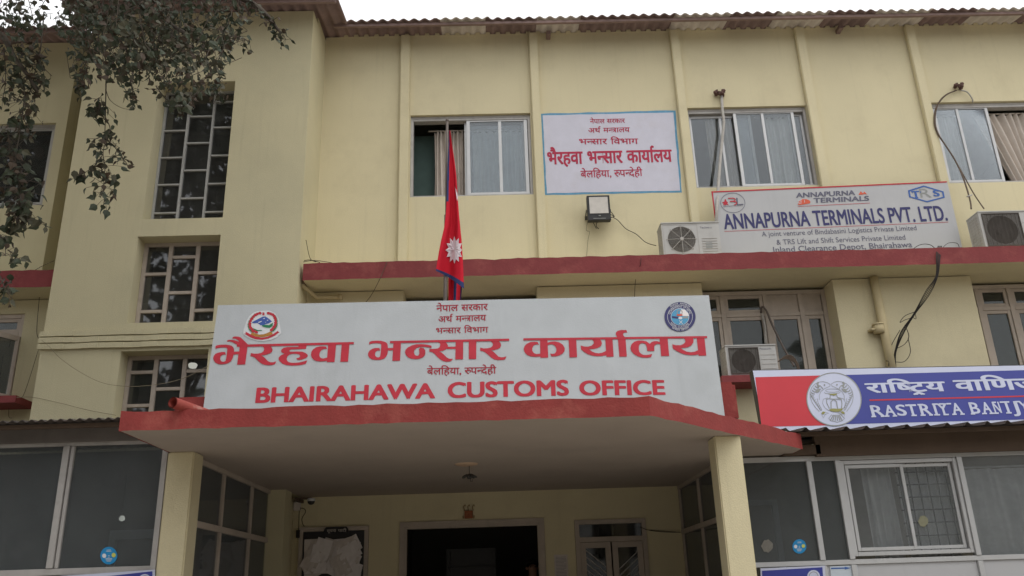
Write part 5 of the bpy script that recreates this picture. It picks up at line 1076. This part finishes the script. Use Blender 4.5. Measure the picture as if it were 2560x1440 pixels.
limbs = [[(-6.8, -8, 6), (-5.6, -6.9, 7.0), tuple(top(80, -90, -5.4)), tuple(top(300, -20, -5)), tuple(top(440, 70, -4.9)), tuple(top(560, 130, -4.8))],
         [(-6.9, -8, 5), (-5.9, -6.6, 6.2), tuple(top(-60, 60, -5)), tuple(top(40, 150, -5)), tuple(top(95, 230, -4.9))],
         [tuple(top(300, -20, -5)), tuple(top(520, -30, -4.8)), tuple(top(640, 15, -4.7)), tuple(top(700, 80, -4.7))],
         [(-6.6, -8.2, 8.5), (-7.5, -9.5, 10), (-9, -11, 11.5)], [(-6.6, -8.2, 8.5), (-6.2, -10, 10), (-6, -12.5, 11.5)], [(-6.7, -8.1, 7.5), (-8.5, -8.5, 9), (-10.5, -9, 10.5)]]
for L_ in limbs:
    s_ = spl([Vector(p) for p in L_], 5); n = len(s_); g.tube(s_, [.055*(1-i/n)+.008 for i in range(n)], 7)
g.build('limbs', BARK, TR, smooth=True)
CR = MB(); TWG = MB()
def strand(pts, Y, n, spread, size=.062, r=.006, lo=0.0):
    w3 = [at(x, y, Y+rnd.uniform(-.12, .12)) for x, y in pts]; s_ = spl(w3, 8); TWG.tube(s_, [r*(1-.6*i/len(s_)) for i in range(len(s_))], 5)
    for k in range(int(n*1.25)):
        f_ = lo+(1-lo)*rnd.random(); i = min(int(f_*(len(s_)-1)), len(s_)-2); p = s_[i].lerp(s_[i+1], rnd.random()); o = Vector((rnd.gauss(0, 1), rnd.gauss(0, 1), rnd.gauss(-.3, .8)))*spread
        q = p+o; TWG.tube([p, (p+q)/2+Vector((0, 0, .01)), q], .0022, 4, caps=False); leafmesh(CR, q, size*rnd.uniform(.65, 1.2), rnd)
def clump(cx, cy, rx, ry, n, Y=-5.0, dY=.45, size=.060):
    for k in range(int(n*.82)):
        a, q = rnd.uniform(0, 6.283), math.sqrt(rnd.random()); p = at(cx+rx*q*math.cos(a), cy+ry*q*math.sin(a), Y+rnd.gauss(0, dY)); leafmesh(CR, p, size*rnd.uniform(.55, 1.3), rnd)
        if k % 9 == 0: TWG.tube([p, p+Vector((rnd.uniform(-.1, .1), rnd.uniform(-.1, .1), rnd.uniform(.02, .16))), p+Vector((rnd.uniform(-.18, .18), rnd.uniform(-.15, .15), rnd.uniform(.15, .34)))], .003, 4, caps=False)
# the hanging mass, clump by clump
for a_ in ((300, 40, 130, 70, 620), (350, 120, 120, 60, 330), (500, 110, 80, 60, 200), (230, 60, 90, 60, 260), (240, 110, 70, 75, 190), (215, 170, 35, 45, 60), (200, 205, 20, 25, 18), (390, 80, 110, 85, 330), (480, 60, 100, 75, 260), (420, 150, 70, 65, 150), (350, 150, 60, 60, 130), (450, 215, 60, 40, 95), (500, 180, 55, 50, 95), (455, 255, 35, 26, 36), (540, 130, 40, 45, 55), (545, 195, 20, 40, 34), (585, 70, 35, 35, 45), (560, 25, 60, 30, 60), (330, 230, 20, 35, 16), (300, 175, 40, 35, 40), (60, 25, 70, 40, 90), (45, 95, 55, 60, 85), (100, 60, 25, 25, 14), (20, 30, 45, 45, 60), (170, 10, 30, 25, 40)): clump(*a_)
strand([(560, 90), (600, 95), (625, 105)], -4.9, 22, .06); strand([(640, 15), (670, 40), (695, 70), (716, 100)], -4.7, 34, .045); strand([(540, 10), (590, 5), (640, 20)], -4.8, 26, .05)
strand([(262, 120), (265, 180), (264, 260), (262, 330), (258, 350)], -4.8, 3, .03, r=.008); strand([(258, 255), (248, 262), (246, 285)], -4.8, 24, .055, .08)
strand([(262, 290), (275, 320), (268, 345), (258, 380), (262, 430), (258, 470), (262, 500)], -4.8, 62, .06, .075, .005, .25); strand([(262, 345), (285, 365), (305, 395), (312, 405)], -4.8, 20, .04); strand([(258, 385), (235, 415), (205, 435), (190, 438)], -4.8, 11, .03, .08, .004, .4)
strand([(258, 340), (235, 350), (228, 362)], -4.8, 4, .025); strand([(265, 225), (275, 250), (300, 268), (328, 275)], -4.8, 0, .02, r=.004)
strand([(390, 215), (408, 240), (430, 262), (455, 280)], -4.8, 18, .04); strand([(520, 210), (545, 235), (565, 245)], -4.8, 20, .04); strand([(325, 200), (333, 235), (336, 262)], -4.8, 14, .04); strand([(190, 180), (203, 215), (212, 222)], -4.8, 14, .04)
strand([(110, 30), (103, 110), (95, 150), (85, 190), (75, 230)], -4.9, 60, .075, .075, .007, .3); strand([(45, 110), (52, 190), (62, 240), (55, 300)], -4.9, 44, .075); strand([(10, 120), (14, 200), (6, 250)], -4.9, 34, .07)
strand([(62, 240), (55, 290), (48, 340), (38, 400), (45, 440), (50, 480), (45, 510)], -4.9, 105, .085, .08, .006); strand([(20, 330), (25, 390), (30, 440)], -4.9, 40, .07)
strand([(48, 500), (50, 530), (48, 555), (60, 560)], -4.9, 36, .05, .08); strand([(60, 535), (85, 548), (105, 560)], -4.9, 14, .035, .08)
strand([(0, 590), (12, 605), (14, 640)], -5.2, 14, .05, .08); strand([(20, 625), (40, 640), (46, 655)], -5.2, 9, .035, .075); strand([(0, 690), (12, 720), (28, 745)], -5.2, 18, .045, .08)
strand([(96, 140), (100, 160), (130, 190)], -4.9, 4, .03)
# the rest of the crown, above and behind the view (it is what the stair windows mirror)
def crown(g, c, rad, n, size, rn, avoid=True):
    cl = [Vector((rn.gauss(0, .5)*rad[0], rn.gauss(0, .5)*rad[1], rn.gauss(0, .5)*rad[2]))+Vector(c) for _ in range(max(6, n//55))]
    for k in range(n):
        p = rn.choice(cl)+Vector((rn.gauss(0, .5), rn.gauss(0, .5), rn.gauss(0, .4)))*(rad[0]*.22)
        if avoid:
            x_, y_ = pix(p)
            if -130 < x_ < 2700 and -110 < y_ < 1560 and p.y > CAM.y: continue
        leafmesh(g, p, size*rn.uniform(.6, 1.3), rn)
crown(CR, (-8.5, -10.5, 11.5), (4.5, 4, 3.2), 3600, .24, rnd)
crown(CR, (-6.5, -7.5, 8.8), (2.2, 2, 1.6), 1500, .18, rnd)
crown(CR, (-9.0, -4.2, 11.3), (4.2, 3.0, 2.0), 6500, .25, rnd)
crown(CR, (-4.8, -6.0, 10.8), (3.0, 2.6, 1.4), 3000, .22, rnd)
CR.build('foliage', [LEAF1, LEAF2, LEAF3], TR); TWG.build('twigs', BARK, TR, smooth=True)
# unseen trees added behind the camera to darken what the glazing mirrors
for i, (x, y, h) in enumerate(((-15, -27, 13), (-25, -26, 13), (16, -30, 12.5))):
    rn = random.Random(40+i); t = thing('tree', ['broad tree', 'tall tree', 'spreading tree'][i]+' added unseen behind the viewpoint to darken the reflections', 'tree', (x, y, 0), 'added trees behind the viewpoint')
    g = MB(); g.tube([(x, y, 0), (x+.1, y, h*.3), (x, y+.2, h*.65)], [.35, .25, .1], 10); g.build('trunk', BARK, t, smooth=True)
    g = MB(); crown(g, (x, y, h*.50), (6.0, 3.5, h*.42), 1700, .95, rn, False); g.build('foliage', [LEAF1, LEAF2, LEAF3], t)

t = thing('backdrop', 'long grey warehouse added out of view for the glazing to mirror', 'building', (0, -36, 0))  # unseen building, added so the panes mirror an even mid tone
g = MB(); g.wall(-60, 60, 0, 9.5, -36.3, -36, [(x, x+2.4, 3.2, 5.2) for x in range(-55, 56, 10)]); g.box(-60, 60, -48, -47.7, 0, 9.5); g.box(-60, -59.7, -47.7, -36.3, 0, 9.5); g.box(59.7, 60, -47.7, -36.3, 0, 9.5); g.build('wall', M('grey_render', (.24, .235, .225), .9, .1, .4, .3, 30, .1, streak=.3), t)
g = MB(); g.slab([(-60.6, -35.4, 9.5), (60.6, -35.4, 9.5), (60.6, -42, 11.2), (-60.6, -42, 11.2)], (0, 0, .12)); g.slab([(-60.6, -42, 11.2), (60.6, -42, 11.2), (60.6, -48.6, 9.5), (-60.6, -48.6, 9.5)], (0, 0, .12)); g.build('roof', ROOFG, t)
